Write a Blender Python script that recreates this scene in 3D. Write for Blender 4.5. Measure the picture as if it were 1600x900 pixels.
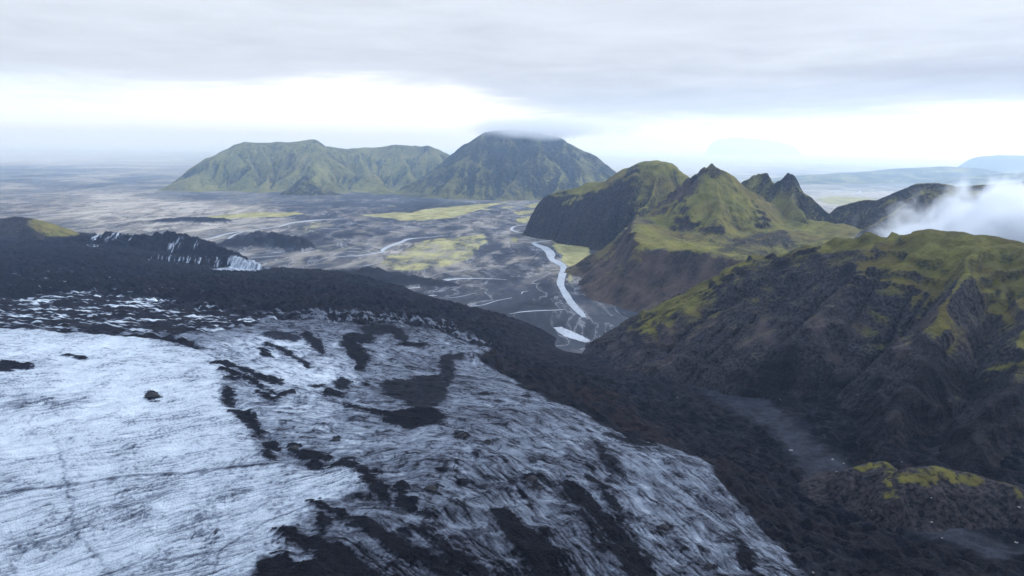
import bpy, bmesh, math, random
import numpy as np
from mathutils import Matrix, Vector

R = math.radians
S = bpy.context.scene
for o in list(bpy.data.objects):
    bpy.data.objects.remove(o)
COL = S.collection

# ------------------------------------------------------------------ camera
CAM_H = 440.0
FPX = 1067.0                       # focal length in pixels of the 1600 px wide photograph
PITCH = math.atan((450 - 222.5) / FPX)
ROLL = R(0.68)
fw = np.array([0, math.cos(PITCH), -math.sin(PITCH)])
r0 = np.array([1.0, 0, 0]); u0 = np.cross(r0, fw)
rt = r0 * math.cos(ROLL) + u0 * math.sin(ROLL)
up = u0 * math.cos(ROLL) - r0 * math.sin(ROLL)
cam = bpy.data.cameras.new("camera"); cam_ob = bpy.data.objects.new("camera", cam); COL.objects.link(cam_ob)
cam.sensor_width = 36; cam.lens = 36 * FPX / 1600; cam.clip_start = 1; cam.clip_end = 400000
cam_ob.matrix_world = Matrix(((rt[0], up[0], -fw[0], 0), (rt[1], up[1], -fw[1], 0), (rt[2], up[2], -fw[2], CAM_H), (0, 0, 0, 1)))
S.camera = cam_ob

# ------------------------------------------------------------------ sun, sky, exposure
SUN_AZ, SUN_EL = R(58), R(34)      # azimuth clockwise from the view direction (+Y)
sd = Vector((math.sin(SUN_AZ) * math.cos(SUN_EL), math.cos(SUN_AZ) * math.cos(SUN_EL), math.sin(SUN_EL)))
sl = bpy.data.lights.new("sun", 'SUN'); sl.energy = 1.5; sl.angle = R(12); sl.color = (1, 0.97, 0.92)
so = bpy.data.objects.new("sun", sl); COL.objects.link(so); so.location = (0, 0, 900)
so.rotation_euler = (-sd).to_track_quat('-Z', 'Y').to_euler()

W = bpy.data.worlds.new("World"); S.world = W; W.use_nodes = True
S.view_settings.view_transform = 'Standard'; S.view_settings.look = 'None'
S.view_settings.gamma = 1; S.view_settings.exposure = 0.42
S.view_settings.use_curve_mapping = False
S.cycles.use_denoising = True
S.cycles.max_bounces = 6; S.cycles.diffuse_bounces = 2; S.cycles.glossy_bounces = 2
S.cycles.volume_bounces = 4; S.cycles.transparent_max_bounces = 8
S.cycles.volume_step_rate = 1.0; S.cycles.volume_max_steps = 256


class NT:
    """small node-graph writer"""
    def __init__(s, tree):
        s.t = tree; tree.nodes.clear()
    def n(s, typ, **kw):
        nd = s.t.nodes.new(typ)
        for k, v in kw.items():
            if k.startswith('i_'):
                key = k[2:]
                nd.inputs[int(key) if key.isdigit() else key.replace('_', ' ')].default_value = v
            else:
                setattr(nd, k, v)
        return nd
    def l(s, a, b):
        s.t.links.new(a, b)
    def val(s, nd, idx, x):
        if hasattr(x, 'is_output') or hasattr(x, 'links'):
            s.l(x, nd.inputs[idx])
        else:
            nd.inputs[idx].default_value = x
    def m(s, op, a, b=0.0, c=None, clamp=False):
        nd = s.t.nodes.new('ShaderNodeMath'); nd.operation = op; nd.use_clamp = clamp
        s.val(nd, 0, a); s.val(nd, 1, b)
        if c is not None: s.val(nd, 2, c)
        return nd.outputs[0]
    def mix(s, f, a, b):
        nd = s.t.nodes.new('ShaderNodeMix'); nd.data_type = 'RGBA'
        s.val(nd, 0, f); s.val(nd, 6, a); s.val(nd, 7, b)
        return nd.outputs[2]
    def ss(s, x, lo, hi):
        nd = s.t.nodes.new('ShaderNodeMapRange'); nd.interpolation_type = 'SMOOTHSTEP'
        s.val(nd, 0, x); nd.inputs[1].default_value = lo; nd.inputs[2].default_value = hi
        return nd.outputs[0]
    def noise(s, vec, scale, detail=4, rough=0.55, dist=0.0):
        nd = s.t.nodes.new('ShaderNodeTexNoise'); nd.inputs['Scale'].default_value = scale
        nd.inputs['Detail'].default_value = detail; nd.inputs['Roughness'].default_value = rough
        nd.inputs['Distortion'].default_value = dist
        if vec is not None: s.l(vec, nd.inputs['Vector'])
        return nd.outputs[0]
    def attr(s, name):
        return s.n('ShaderNodeAttribute', attribute_name=name).outputs['Fac']
    def ramp(s, x, stops):
        nd = s.t.nodes.new('ShaderNodeValToRGB'); e = nd.color_ramp.elements
        while len(e) < len(stops): e.new(0.5)
        for k, (p, c) in enumerate(stops):
            e[k].position = p; e[k].color = (*c, 1)
        s.l(x, nd.inputs[0])
        return nd.outputs[0]


def build_world():
    g = NT(W.node_tree)
    sky = g.n('ShaderNodeTexSky', sky_type='NISHITA', sun_disc=False, sun_elevation=SUN_EL, sun_rotation=SUN_AZ)
    sky.air_density = 1.2; sky.dust_density = 1.5
    tc = g.n('ShaderNodeTexCoord')
    sp = g.n('ShaderNodeSeparateXYZ'); g.l(tc.outputs['Generated'], sp.inputs[0])
    x, y, z = sp.outputs
    el = g.m('MULTIPLY', g.m('ARCSINE', z), 57.2958)                   # degrees
    az = g.m('MULTIPLY', g.m('ARCTAN2', x, y), 57.2958)
    # cloud-layer coordinates: compressed towards the horizon
    den = g.m('ADD', g.m('MAXIMUM', z, 0.0), 0.045)
    cv = g.n('ShaderNodeCombineXYZ')
    g.l(g.m('DIVIDE', x, den), cv.inputs[0]); g.l(g.m('DIVIDE', y, den), cv.inputs[1])
    n1 = g.noise(cv.outputs[0], 0.55, 6, 0.55, 0.4)
    n2 = g.noise(cv.outputs[0], 1.7, 6, 0.6, 0.3)
    hv = g.n('ShaderNodeCombineXYZ')                                    # streaks lying along the horizon
    g.l(g.m('MULTIPLY', az, 0.05), hv.inputs[0]); g.l(g.m('MULTIPLY', el, 0.42), hv.inputs[1])
    n3 = g.noise(hv.outputs[0], 1.6, 6, 0.55, 0.6)
    # height of the underside of the cloud deck above the horizon, by azimuth
    def bump(c, w, a):
        d = g.m('DIVIDE', g.m('SUBTRACT', az, c), w)
        return g.m('MULTIPLY', g.m('POWER', 2.718, g.m('MULTIPLY', g.m('MULTIPLY', d, d), -1.0)), a)
    base = g.m('ADD', 3.1, g.m('MULTIPLY', g.ss(az, -6, 8), -2.3))
    base = g.m('ADD', base, g.m('MULTIPLY', g.ss(az, 12, 36), 1.3))
    base = g.m('ADD', base, bump(-13, 8, 1.1))
    e2 = g.m('ADD', el, g.m('MULTIPLY', g.m('SUBTRACT', n3, 0.5), 3.4))
    e2 = g.m('ADD', e2, g.m('MULTIPLY', g.m('SUBTRACT', n2, 0.5), 1.6))
    d = g.m('SUBTRACT', e2, base)
    deck = g.ss(d, -1.3, 1.9)                                           # 0 bright gap, 1 under the deck
    right = g.ss(az, -14, 16)
    thick = g.m('MULTIPLY', g.ss(d, -0.6, 1.2), g.m('SUBTRACT', 1.0, g.m('MULTIPLY', g.ss(d, 1.2, 7.5), 0.8)))
    thick = g.m('MULTIPLY', thick, g.m('ADD', 0.35, g.m('MULTIPLY', right, 0.65)))
    grey = g.mix(thick, (5.8, 6.25, 6.95, 1), (4.15, 4.5, 5.2, 1))
    soft = g.m('ADD', 0.92, g.m('MULTIPLY', n1, 0.16))
    soft = g.m('ADD', soft, g.m('MULTIPLY', g.m('SUBTRACT', n3, 0.5), 0.20))
    soft = g.m('ADD', soft, g.m('MULTIPLY', g.m('SUBTRACT', n2, 0.5), 0.20))
    gm = g.n('ShaderNodeVectorMath', operation='SCALE'); g.l(grey, gm.inputs[0]); g.l(soft, gm.inputs['Scale'])
    zen = g.mix(g.ss(el, 12.5, 40), gm.outputs[0], (9.8, 12.0, 15.2, 1))  # sky above the frame made brighter, to light haze and ground
    gap = g.mix(g.ss(az, -40, -12), (8.2, 9.6, 11.2, 1), (11.4, 11.6, 11.9, 1))
    gap = g.mix(g.ss(el, 2.6, 0.3), gap, (9.6, 12.2, 15.0, 1))
    # glow added round the sun direction, outside the frame, to brighten the haze
    dt = g.n('ShaderNodeVectorMath', operation='DOT_PRODUCT'); g.l(tc.outputs['Generated'], dt.inputs[0]); dt.inputs[1].default_value = tuple(sd)
    glow = g.m('ADD', 1.0, g.m('MULTIPLY', g.m('POWER', 2.718, g.m('MULTIPLY', g.m('SUBTRACT', dt.outputs['Value'], 1.0), 34.0)), 4.0))
    zg = g.n('ShaderNodeVectorMath', operation='SCALE'); g.l(zen, zg.inputs[0]); g.l(glow, zg.inputs['Scale']); zen = zg.outputs[0]
    cl = g.mix(deck, gap, zen)
    cov = g.m('SUBTRACT', 1.0, g.m('MULTIPLY', g.ss(n1, 0.5, 0.75), 0.12))
    col = g.mix(cov, sky.outputs[0], cl)
    col = g.mix(g.ss(z, -0.06, -0.002), (6.5, 7.4, 9.0, 1), col)
    bg = g.n('ShaderNodeBackground', i_Strength=0.1); g.l(col, bg.inputs['Color'])
    out = g.n('ShaderNodeOutputWorld'); g.l(bg.outputs[0], out.inputs[0])


build_world()

# ------------------------------------------------------------------ numeric helpers
f32 = np.float32


def perlin(x, y, seed=0):
    rng = np.random.RandomState(seed)
    perm = rng.permutation(1024).astype(np.int32); perm = np.concatenate([perm, perm])
    ang = rng.rand(1024) * 2 * np.pi
    gx = np.cos(ang).astype(f32); gy = np.sin(ang).astype(f32)
    xf = np.floor(x); yf = np.floor(y)
    xi = xf.astype(np.int64) & 1023; yi = yf.astype(np.int64) & 1023
    fx = (x - xf).astype(f32); fy = (y - yf).astype(f32)
    u = fx * fx * fx * (fx * (fx * 6 - 15) + 10); v = fy * fy * fy * (fy * (fy * 6 - 15) + 10)
    x1 = (xi + 1) & 1023; y1 = (yi + 1) & 1023
    def g(a, b, dx, dy):
        h = perm[perm[a] + b]
        return gx[h] * dx + gy[h] * dy
    a = g(xi, yi, fx, fy); b = g(x1, yi, fx - 1, fy); c = g(xi, y1, fx, fy - 1); d = g(x1, y1, fx - 1, fy - 1)
    return ((a + u * (b - a)) * (1 - v) + (c + u * (d - c)) * v) * 1.5


def fbm(x, y, seed=0, oct=4, gain=0.5, ridged=False):
    s = np.zeros(np.shape(x), f32); a = 1.0; t = 0
    for k in range(oct):
        n = perlin(x, y, seed + k * 17)
        if ridged: n = 1 - 2 * np.abs(n)
        s += a * n; t += a; a *= gain
        x, y = x * 1.93 * 0.8 - y * 1.93 * 0.6 + 13.7, x * 1.93 * 0.6 + y * 1.93 * 0.8 + 5.1
    return s / t


def sstep(x, a, b):
    t = np.clip((x - a) / (b - a), 0, 1)
    return t * t * (3 - 2 * t)


def ray(px, py):
    a = (px - 800) / FPX; b = (450 - py) / FPX
    return fw + a * rt + b * up


def at_depth(px, py, Y):
    """the place seen at a pixel of the photograph, Y metres ahead of the camera"""
    d = ray(px, py); t = Y / d[1]
    return (d[0] * t, Y, CAM_H + d[2] * t)


def at_z(px, py, z):
    d = ray(px, py); t = (z - CAM_H) / d[2]
    return (d[0] * t, d[1] * t, z)


class TPS:
    def __init__(s, pts, smooth=0.0):
        P = np.array(pts, float); s.c = P[:, :2] / 500.0; n = len(P)
        K = s.k(s.c, s.c) + np.eye(n) * smooth
        A = np.zeros((n + 3, n + 3)); A[:n, :n] = K; A[:n, n] = 1; A[:n, n + 1:] = s.c
        A[n, :n] = 1; A[n + 1:, :n] = s.c.T
        s.w = np.linalg.solve(A, np.concatenate([P[:, 2], [0, 0, 0]]))
    @staticmethod
    def k(a, b):
        d2 = ((a[:, None, :] - b[None]) ** 2).sum(-1)
        return 0.5 * d2 * np.log(d2 + 1e-12)
    def __call__(s, x, y):
        sh = np.shape(x); p = np.stack([np.ravel(x), np.ravel(y)], -1) / 500.0
        out = np.empty(len(p)); n = len(s.c)
        for i in range(0, len(p), 60000):
            q = p[i:i + 60000]
            out[i:i + 60000] = s.k(q, s.c) @ s.w[:n] + s.w[n] + q @ s.w[n + 1:]
        return out.reshape(sh)


def ridge_field(x, y, ridges):
    """height of the land that falls away from a set of crest lines; each vertex is (px, py, Y, width to its left foot, to its right foot)"""
    H = np.full(np.shape(x), -1e9); TT = np.zeros(np.shape(x)); off = 0
    for rd in ridges:
        k = rd.get('k', 1.2); z0 = rd.get('z0', 0.0)
        V = [(*at_depth(a, b, c), wl, wr) for a, b, c, wl, wr in rd['v']]
        for A, B in zip(V[:-1], V[1:]):
            ex, ey = B[0] - A[0], B[1] - A[1]; L2 = ex * ex + ey * ey
            t = np.clip(((x - A[0]) * ex + (y - A[1]) * ey) / L2, 0, 1)
            dx = x - A[0] - t * ex; dy = y - A[1] - t * ey
            d = np.sqrt(dx * dx + dy * dy) + 1e-6
            sd_ = np.clip((ex * dy - ey * dx) / (math.sqrt(L2) * d), -1, 1)
            wl = A[3] + t * (B[3] - A[3]); wr = A[4] + t * (B[4] - A[4])
            w = wr + (wl - wr) * (sd_ * 0.5 + 0.5)
            zr = A[2] + t * (B[2] - A[2]) - z0
            u = d / w
            h = z0 + np.where(u < 1, np.maximum(zr, 0) * (1 - np.minimum(u, 1) ** k), -(d - w) * 0.45)
            H = np.maximum(H, h)
    return H


def erode(h, cell, K=0.04, its=8, diff=0.05, base=-5.0):
    """stream-power incision, so that gullies branch and run downhill"""
    ny, nx = h.shape; N = ny * nx
    idx = np.arange(N).reshape(ny, nx)
    offs = [(dy, dx) for dy in (-1, 0, 1) for dx in (-1, 0, 1) if dy or dx]
    A = None
    for it in range(its):
        hp = np.pad(h, 1, mode='edge')
        best = np.full(h.shape, 1e-6); rec = idx.copy()
        for dy, dx in offs:
            s = (h - hp[1 + dy:1 + dy + ny, 1 + dx:1 + dx + nx]) / (cell * math.hypot(dx, dy))
            jy = np.clip(np.arange(ny)[:, None] + dy, 0, ny - 1); jx = np.clip(np.arange(nx)[None] + dx, 0, nx - 1)
            m = s > best
            best = np.where(m, s, best); rec = np.where(m, jy * nx + jx, rec)
        rec = np.where(h <= base, idx, rec).ravel()
        # depth of every cell in its drainage tree, by pointer doubling
        dep = (rec != np.arange(N)).astype(np.int64); ptr = rec.copy()
        for _ in range(13):
            dep2 = dep + dep[ptr]
            if np.array_equal(dep2, dep): break
            dep = dep2; ptr = ptr[ptr]
        order = np.argsort(dep, kind='stable'); sdp = dep[order]
        cut = np.searchsorted(sdp, np.arange(sdp[-1] + 2))
        A = np.ones(N)
        for l in range(sdp[-1], 0, -1):
            c = order[cut[l]:cut[l + 1]]
            np.add.at(A, rec[c], A[c])
        hf = h.ravel().copy(); F = K * np.sqrt(A) * (5.0 / cell) ** 0.0
        for l in range(1, sdp[-1] + 1):
            c = order[cut[l]:cut[l + 1]]
            hf[c] = (hf[c] + F[c] * hf[rec[c]]) / (1 + F[c])
        h = hf.reshape(ny, nx)
        if diff:
            hp = np.pad(h, 1, mode='edge')
            h = h + diff * (hp[:-2, 1:-1] + hp[2:, 1:-1] + hp[1:-1, :-2] + hp[1:-1, 2:] - 4 * h)
    return h, np.log(A.reshape(ny, nx))


def upsample(a, f):
    ny, nx = a.shape
    yy = np.linspace(0, ny - 1, (ny - 1) * f + 1); xx = np.linspace(0, nx - 1, (nx - 1) * f + 1)
    y0 = np.minimum(yy.astype(int), ny - 2); x0 = np.minimum(xx.astype(int), nx - 2)
    ty = (yy - y0)[:, None]; tx = (xx - x0)[None]
    r = a[y0] * (1 - ty) + a[y0 + 1] * ty
    return r[:, x0] * (1 - tx) + r[:, x0 + 1] * tx


def slope_of(X, Y, Z):
    gy, gx = np.gradient(Z)
    xu = np.gradient(X, axis=1); yv = np.gradient(Y, axis=0); xv = np.gradient(X, axis=0)
    zx = gx / np.where(np.abs(xu) < 1e-6, 1e-6, xu)
    zy = (gy - zx * xv) / np.where(np.abs(yv) < 1e-6, 1e-6, yv)
    return zx, zy


def blur(a, n):
    for _ in range(n):
        p = np.pad(a, 1, mode='edge')
        a = (p[:-2, 1:-1] + p[2:, 1:-1] + p[1:-1, :-2] + p[1:-1, 2:] + 4 * a) / 8
    return a


def poly_sdf(x, y, poly, margin):
    """signed distance to a polygon (negative inside); +margin outside its box"""
    P = np.asarray(poly, float)[:, :2]
    out = np.full(np.shape(x), margin, float)
    lo = P.min(0) - margin; hi = P.max(0) + margin
    m = (x > lo[0]) & (x < hi[0]) & (y > lo[1]) & (y < hi[1])
    if not m.any(): return out
    qx = x[m].astype(float); qy = y[m].astype(float)
    d = np.full(qx.shape, 1e18); ins = np.zeros(qx.shape, bool)
    for (ax, ay), (bx, by) in zip(P, np.roll(P, -1, 0)):
        ex, ey = bx - ax, by - ay
        t = np.clip(((qx - ax) * ex + (qy - ay) * ey) / (ex * ex + ey * ey + 1e-12), 0, 1)
        d = np.minimum(d, (qx - ax - t * ex) ** 2 + (qy - ay - t * ey) ** 2)
        c = ((ay > qy) != (by > qy)) & (qx < ex * (qy - ay) / (ey + 1e-12 * (ey == 0)) + ax)
        ins ^= c
    d = np.sqrt(d)
    out[m] = np.minimum(np.where(ins, -d, d), margin)
    return out


def ellipse(cx, cy, rx, ry, ang=0, n=16):
    a = R(ang)
    return [(cx + rx * math.cos(t) * math.cos(a) - ry * math.sin(t) * math.sin(a),
             cy + rx * math.cos(t) * math.sin(a) + ry * math.sin(t) * math.cos(a)) for t in np.linspace(0, 2 * np.pi, n, False)]


def stroke(pts, w):
    P = np.array(pts, float)
    T = np.gradient(P, axis=0); T /= np.linalg.norm(T, axis=1, keepdims=True) + 1e-9
    N = np.stack([-T[:, 1], T[:, 0]], 1)
    ww = np.broadcast_to(np.array(w, float), (len(P),)).copy()
    if np.ndim(w) == 0: ww[0] *= 0.5; ww[-1] *= 0.5
    return [tuple(p) for p in np.concatenate([P + N * ww[:, None], (P - N * ww[:, None])[::-1]])]


# ------------------------------------------------------------------ object helpers
def describe(o, label, category, kind=None, group=None):
    o['label'] = label; o['category'] = category
    if kind: o['kind'] = kind
    if group: o['group'] = group
    return o


def mesh_ob(name, verts, quads, mat, attrs=None, smooth=True):
    me = bpy.data.meshes.new(name)
    v = np.asarray(verts, f32); q = np.asarray(quads, np.int32); k = q.shape[1]
    me.vertices.add(len(v)); me.vertices.foreach_set('co', v.ravel())
    me.loops.add(q.size); me.loops.foreach_set('vertex_index', q.ravel())
    me.polygons.add(len(q))
    me.polygons.foreach_set('loop_start', np.arange(0, q.size, k, dtype=np.int32))
    me.polygons.foreach_set('loop_total', np.full(len(q), k, np.int32))
    me.polygons.foreach_set('use_smooth', np.full(len(q), smooth))
    me.update(calc_edges=True)
    for nm, a in (attrs or {}).items():
        at = me.attributes.new(nm, 'FLOAT', 'POINT'); at.data.foreach_set('value', np.ascontiguousarray(a, f32).ravel())
    me.materials.append(mat)
    o = bpy.data.objects.new(name, me); COL.objects.link(o)
    return o


def grid_quads(ny, nx):
    i = np.arange(ny * nx, dtype=np.int32).reshape(ny, nx)
    return np.stack([i[:-1, :-1], i[:-1, 1:], i[1:, 1:], i[1:, :-1]], -1).reshape(-1, 4)


def grid_ob(name, X, Y, Z, mat, attrs=None, keep=None):
    """a sheet of land; keep = which of its quads belong to it"""
    q = grid_quads(*X.shape); v = np.stack([X, Y, Z], -1).reshape(-1, 3)
    at = {k: np.ravel(a) for k, a in (attrs or {}).items()}
    if keep is not None:
        q = q[keep.ravel()]
        used = np.unique(q); re = np.full(len(v), -1, np.int64); re[used] = np.arange(len(used))
        q = re[q]; v = v[used]; at = {k: a[used] for k, a in at.items()}
    return mesh_ob(name, v, q, mat, at)


def fan(y0, y1, ny, s0, s1, nx, c):
    yy = (y0 + c) * ((y1 + c) / (y0 + c)) ** np.linspace(0, 1, ny) - c
    s = np.linspace(s0, s1, nx)
    X = s[None] * (yy[:, None] + c); Y = np.repeat(yy[:, None], nx, 1)
    return X, Y


# ------------------------------------------------------------------ materials
def material(name):
    m = bpy.data.materials.new(name); m.use_nodes = True
    g = NT(m.node_tree)
    geo = g.n('ShaderNodeNewGeometry')
    return m, g, geo.outputs['Position']


def finish(g, col, rough=0.9, height=None, dist=1.0, strength=1.0, spec=0.2):
    b = g.n('ShaderNodeBsdfPrincipled')
    g.val(b, 0, col)
    g.val(b, b.inputs.find('Roughness'), rough)
    b.inputs['Specular IOR Level'].default_value = spec
    if height is not None:
        bm = g.n('ShaderNodeBump', i_Strength=strength, i_Distance=dist)
        g.l(height, bm.inputs['Height']); g.l(bm.outputs[0], b.inputs['Normal'])
    out = g.n('ShaderNodeOutputMaterial'); g.l(b.outputs[0], out.inputs[0])


def mat_glacier():
    m, g, pos = material('glacier_ice_and_ash')
    soil = g.attr('soil'); brown = g.attr('brown')
    nf = g.noise(pos, 0.55, 5, 0.65); nm = g.noise(pos, 0.09, 5, 0.6); nc = g.noise(pos, 1.6, 3, 0.6)
    a = g.m('ADD', soil, g.m('MULTIPLY', g.m('SUBTRACT', nf, 0.5), 0.20))
    a = g.m('ADD', a, g.m('MULTIPLY', g.m('SUBTRACT', nm, 0.5), 0.12))
    col = g.ramp(a, [(0.0, (0.63, 0.675, 0.73)), (0.2, (0.42, 0.465, 0.53)), (0.42, (0.175, 0.20, 0.25)),
                     (0.62, (0.066, 0.072, 0.095)), (0.8, (0.018, 0.019, 0.025)), (1.0, (0.009, 0.009, 0.013))])
    rub = g.mix(g.ss(g.m('ADD', g.m('MULTIPLY', nc, 0.5), g.m('MULTIPLY', nf, 0.5)), 0.40, 0.66), (0.003, 0.003, 0.005, 1), (0.020, 0.021, 0.028, 1))
    rub = g.mix(g.m('MULTIPLY', g.ss(g.noise(pos, 0.035, 6, 0.7, 0.8), 0.49, 0.70), 0.6), rub, (0.044, 0.044, 0.054, 1))
    rub = g.mix(g.m('MULTIPLY', brown, g.ss(nm, 0.3, 0.7)), rub, (0.026, 0.019, 0.017, 1))
    rub = g.mix(g.ss(brown, -0.1, -0.8), rub, g.mix(g.ss(nf, 0.4, 0.7), (0.004, 0.004, 0.006, 1), (0.012, 0.012, 0.016, 1)))
    col = g.mix(g.ss(a, 0.78, 0.95), col, rub)
    h = g.m('ADD', g.m('MULTIPLY', nf, 1.3), g.m('MULTIPLY', nm, 2.0))
    h = g.m('ADD', h, g.m('MULTIPLY', nc, 0.35))
    rough = g.m('ADD', 0.55, g.m('MULTIPLY', g.ss(a, 0.2, 0.8), 0.4))
    finish(g, col, rough, h, 2.2, 1.0, 0.04)
    return m


def mat_land(name, moss_a, moss_b, rock_a, rock_b, tone_c, scale=1.0, bump=2.0):
    """rock and moss hillside: 'moss' says where the moss grows, 'tone' where pale scree or tuff shows"""
    m, g, pos = material(name)
    moss = g.attr('moss'); tone = g.attr('tone')
    nf = g.noise(pos, 0.22 * scale, 6, 0.62); nm = g.noise(pos, 0.03 * scale, 6, 0.6, 0.3); nc = g.noise(pos, 0.8 * scale, 4, 0.6)
    k = g.m('ADD', moss, g.m('MULTIPLY', g.m('SUBTRACT', nf, 0.5), 0.75))
    k = g.m('ADD', k, g.m('MULTIPLY', g.m('SUBTRACT', nm, 0.5), 0.55))
    k = g.m('ADD', k, g.m('MULTIPLY', g.m('SUBTRACT', nc, 0.5), 0.55))
    k = g.ss(k, 0.28, 0.72)
    mo = g.mix(g.ss(nm, 0.35, 0.7), (*moss_a, 1), (*moss_b, 1))
    nv = g.noise(pos, 0.011 * scale, 4, 0.6)
    mo = g.mix(g.m('MULTIPLY', g.ss(nv, 0.42, 0.68), 0.6), mo, (moss_a[0] * 1.05, moss_a[1] * 0.78, moss_a[2] * 1.2, 1))
    mo = g.mix(g.m('MULTIPLY', g.ss(nc, 0.45, 0.75), 0.45), mo, tuple(c * 0.5 for c in moss_a) + (1,))
    ro = g.mix(g.ss(nf, 0.32, 0.7), (*rock_a, 1), (*rock_b, 1))
    tk = g.ss(g.m('ADD', tone, g.m('MULTIPLY', g.m('SUBTRACT', nm, 0.5), 0.6)), 0.35, 0.85)
    ro = g.mix(tk, ro, (*tone_c, 1))
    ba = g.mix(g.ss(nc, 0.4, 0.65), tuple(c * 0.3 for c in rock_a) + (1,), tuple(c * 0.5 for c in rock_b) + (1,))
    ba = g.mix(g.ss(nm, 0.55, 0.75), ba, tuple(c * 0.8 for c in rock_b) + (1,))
    ro = g.mix(g.ss(tone, 0.15, -0.3), ro, ba)  # low tone blackens the rock; the near hill uses it for valley shade
    col = g.mix(k, ro, mo)
    h = g.m('ADD', g.m('MULTIPLY', nf, 1.0), g.m('MULTIPLY', nc, 0.35))
    h = g.m('ADD', h, g.m('MULTIPLY', nm, 2.5))
    finish(g, col, 0.92, h, bump / scale, 0.9, 0.03)
    return m


def mat_plain():
    m, g, pos = material('outwash_plain')
    moss = g.attr('moss'); pale = g.attr('pale')
    mp = g.n('ShaderNodeMapping'); mp.inputs['Scale'].default_value = (1, 0.55, 1); g.l(pos, mp.inputs[0])
    n1 = g.noise(mp.outputs[0], 0.012, 8, 0.62, 0.6); n2 = g.noise(mp.outputs[0], 0.06, 6, 0.65, 0.4); n3 = g.noise(pos, 0.0022, 5, 0.55, 0.8)
    p = g.m('ADD', pale, g.m('MULTIPLY', g.m('SUBTRACT', n1, 0.5), 0.62))
    p = g.m('ADD', p, g.m('MULTIPLY', g.m('SUBTRACT', n2, 0.5), 0.34))
    sand = g.ramp(p, [(0.1, (0.020, 0.021, 0.027)), (0.4, (0.050, 0.053, 0.066)), (0.62, (0.125, 0.117, 0.112)), (0.9, (0.27, 0.24, 0.21)), (1.0, (0.34, 0.31, 0.28))])
    n4 = g.noise(mp.outputs[0], 0.005, 7, 0.6, 1.2)
    thread = g.ss(g.m('ABSOLUTE', g.m('SUBTRACT', n4, 0.5)), 0.015, 0.003)         # fine braided threads of pale silt
    thread = g.m('MULTIPLY', thread, g.ss(g.m('ADD', pale, g.m('MULTIPLY', n3, 0.8)), 0.55, 0.85))
    dark = g.ss(g.m('ABSOLUTE', g.m('SUBTRACT', n4, 0.56)), 0.03, 0.006)
    sand = g.mix(g.m('MULTIPLY', dark, 0.6), sand, (0.024, 0.025, 0.032, 1))
    sand = g.mix(g.m('MULTIPLY', thread, 0.5), sand, (0.30, 0.30, 0.32, 1))
    k = g.m('ADD', moss, g.m('MULTIPLY', g.m('SUBTRACT', n2, 0.5), 0.7))
    k = g.ss(g.m('ADD', k, g.m('MULTIPLY', g.m('SUBTRACT', n1, 0.5), 0.95)), 0.34, 0.66)
    gr = g.mix(g.ss(n1, 0.3, 0.7), (0.165, 0.150, 0.066, 1), (0.33, 0.305, 0.15, 1))
    gr = g.mix(g.m('MULTIPLY', g.ss(n2, 0.5, 0.7), 0.4), gr, (0.085, 0.070, 0.045, 1))
    col = g.mix(k, sand, gr)
    h = g.m('ADD', n2, g.m('MULTIPLY', n1, 2.5))
    finish(g, col, 0.95, h, 2.5, 0.6, 0.03)
    return m


def mat_water(name, col, rough, spec=0.5):
    m, g, pos = material(name)
    mp = g.n('ShaderNodeMapping'); mp.inputs['Scale'].default_value = (1, 0.4, 1); g.l(pos, mp.inputs[0])
    n = g.noise(mp.outputs[0], 0.15, 4, 0.6, 0.5); n2 = g.noise(mp.outputs[0], 0.02, 5, 0.6, 0.5)
    c = g.mix(g.ss(g.m('ADD', g.m('MULTIPLY', n, 0.5), g.m('MULTIPLY', n2, 0.5)), 0.35, 0.65), (*[x * 0.72 for x in col], 1), (*[x * 1.12 for x in col], 1))
    finish(g, c, rough, n, 0.25, 0.4, spec)
    return m


def mat_stone(name, a, b):
    m, g, pos = material(name)
    n = g.noise(pos, 1.5, 6, 0.65); n2 = g.noise(pos, 0.4, 4, 0.6)
    col = g.mix(g.ss(n, 0.35, 0.68), (*a, 1), (*b, 1))
    finish(g, col, 0.9, g.m('ADD', n, n2), 0.5, 0.9, 0.2)
    return m


M_ICE = mat_glacier()
M_PLAIN = mat_plain()
M_RIVER = mat_water('silty_meltwater', (0.30, 0.32, 0.36), 0.55, 0.2)
M_SEA = mat_water('sea_water', (0.10, 0.15, 0.22), 0.3)

# ------------------------------------------------------------------ THE OUTWASH PLAIN
def plain_z(x, y):
    z = 5.0 * fbm(x / 420.0, y / 420.0, 3, 3)
    z = z * sstep(y, 900, 2600) * (1 - 0.7 * sstep(y, 9000, 15000))
    return z - 1.0


def interp_ctrl(x, y, ctrl, pw=3.0):
    """blend of values given at places of the plain"""
    u = x / (y + 50.0) * 2.2; v = np.log(np.maximum(y, 300.0))
    num = np.zeros(np.shape(x)); den = np.zeros(np.shape(x))
    for px, py, val in ctrl:
        X, Y, _ = at_z(px, py, 0)
        d2 = (u - X / (Y + 50) * 2.2) ** 2 + (v - math.log(Y)) ** 2 + 4e-4
        w = d2 ** (-pw / 2); num += w * val; den += w
    return num / den


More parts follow.
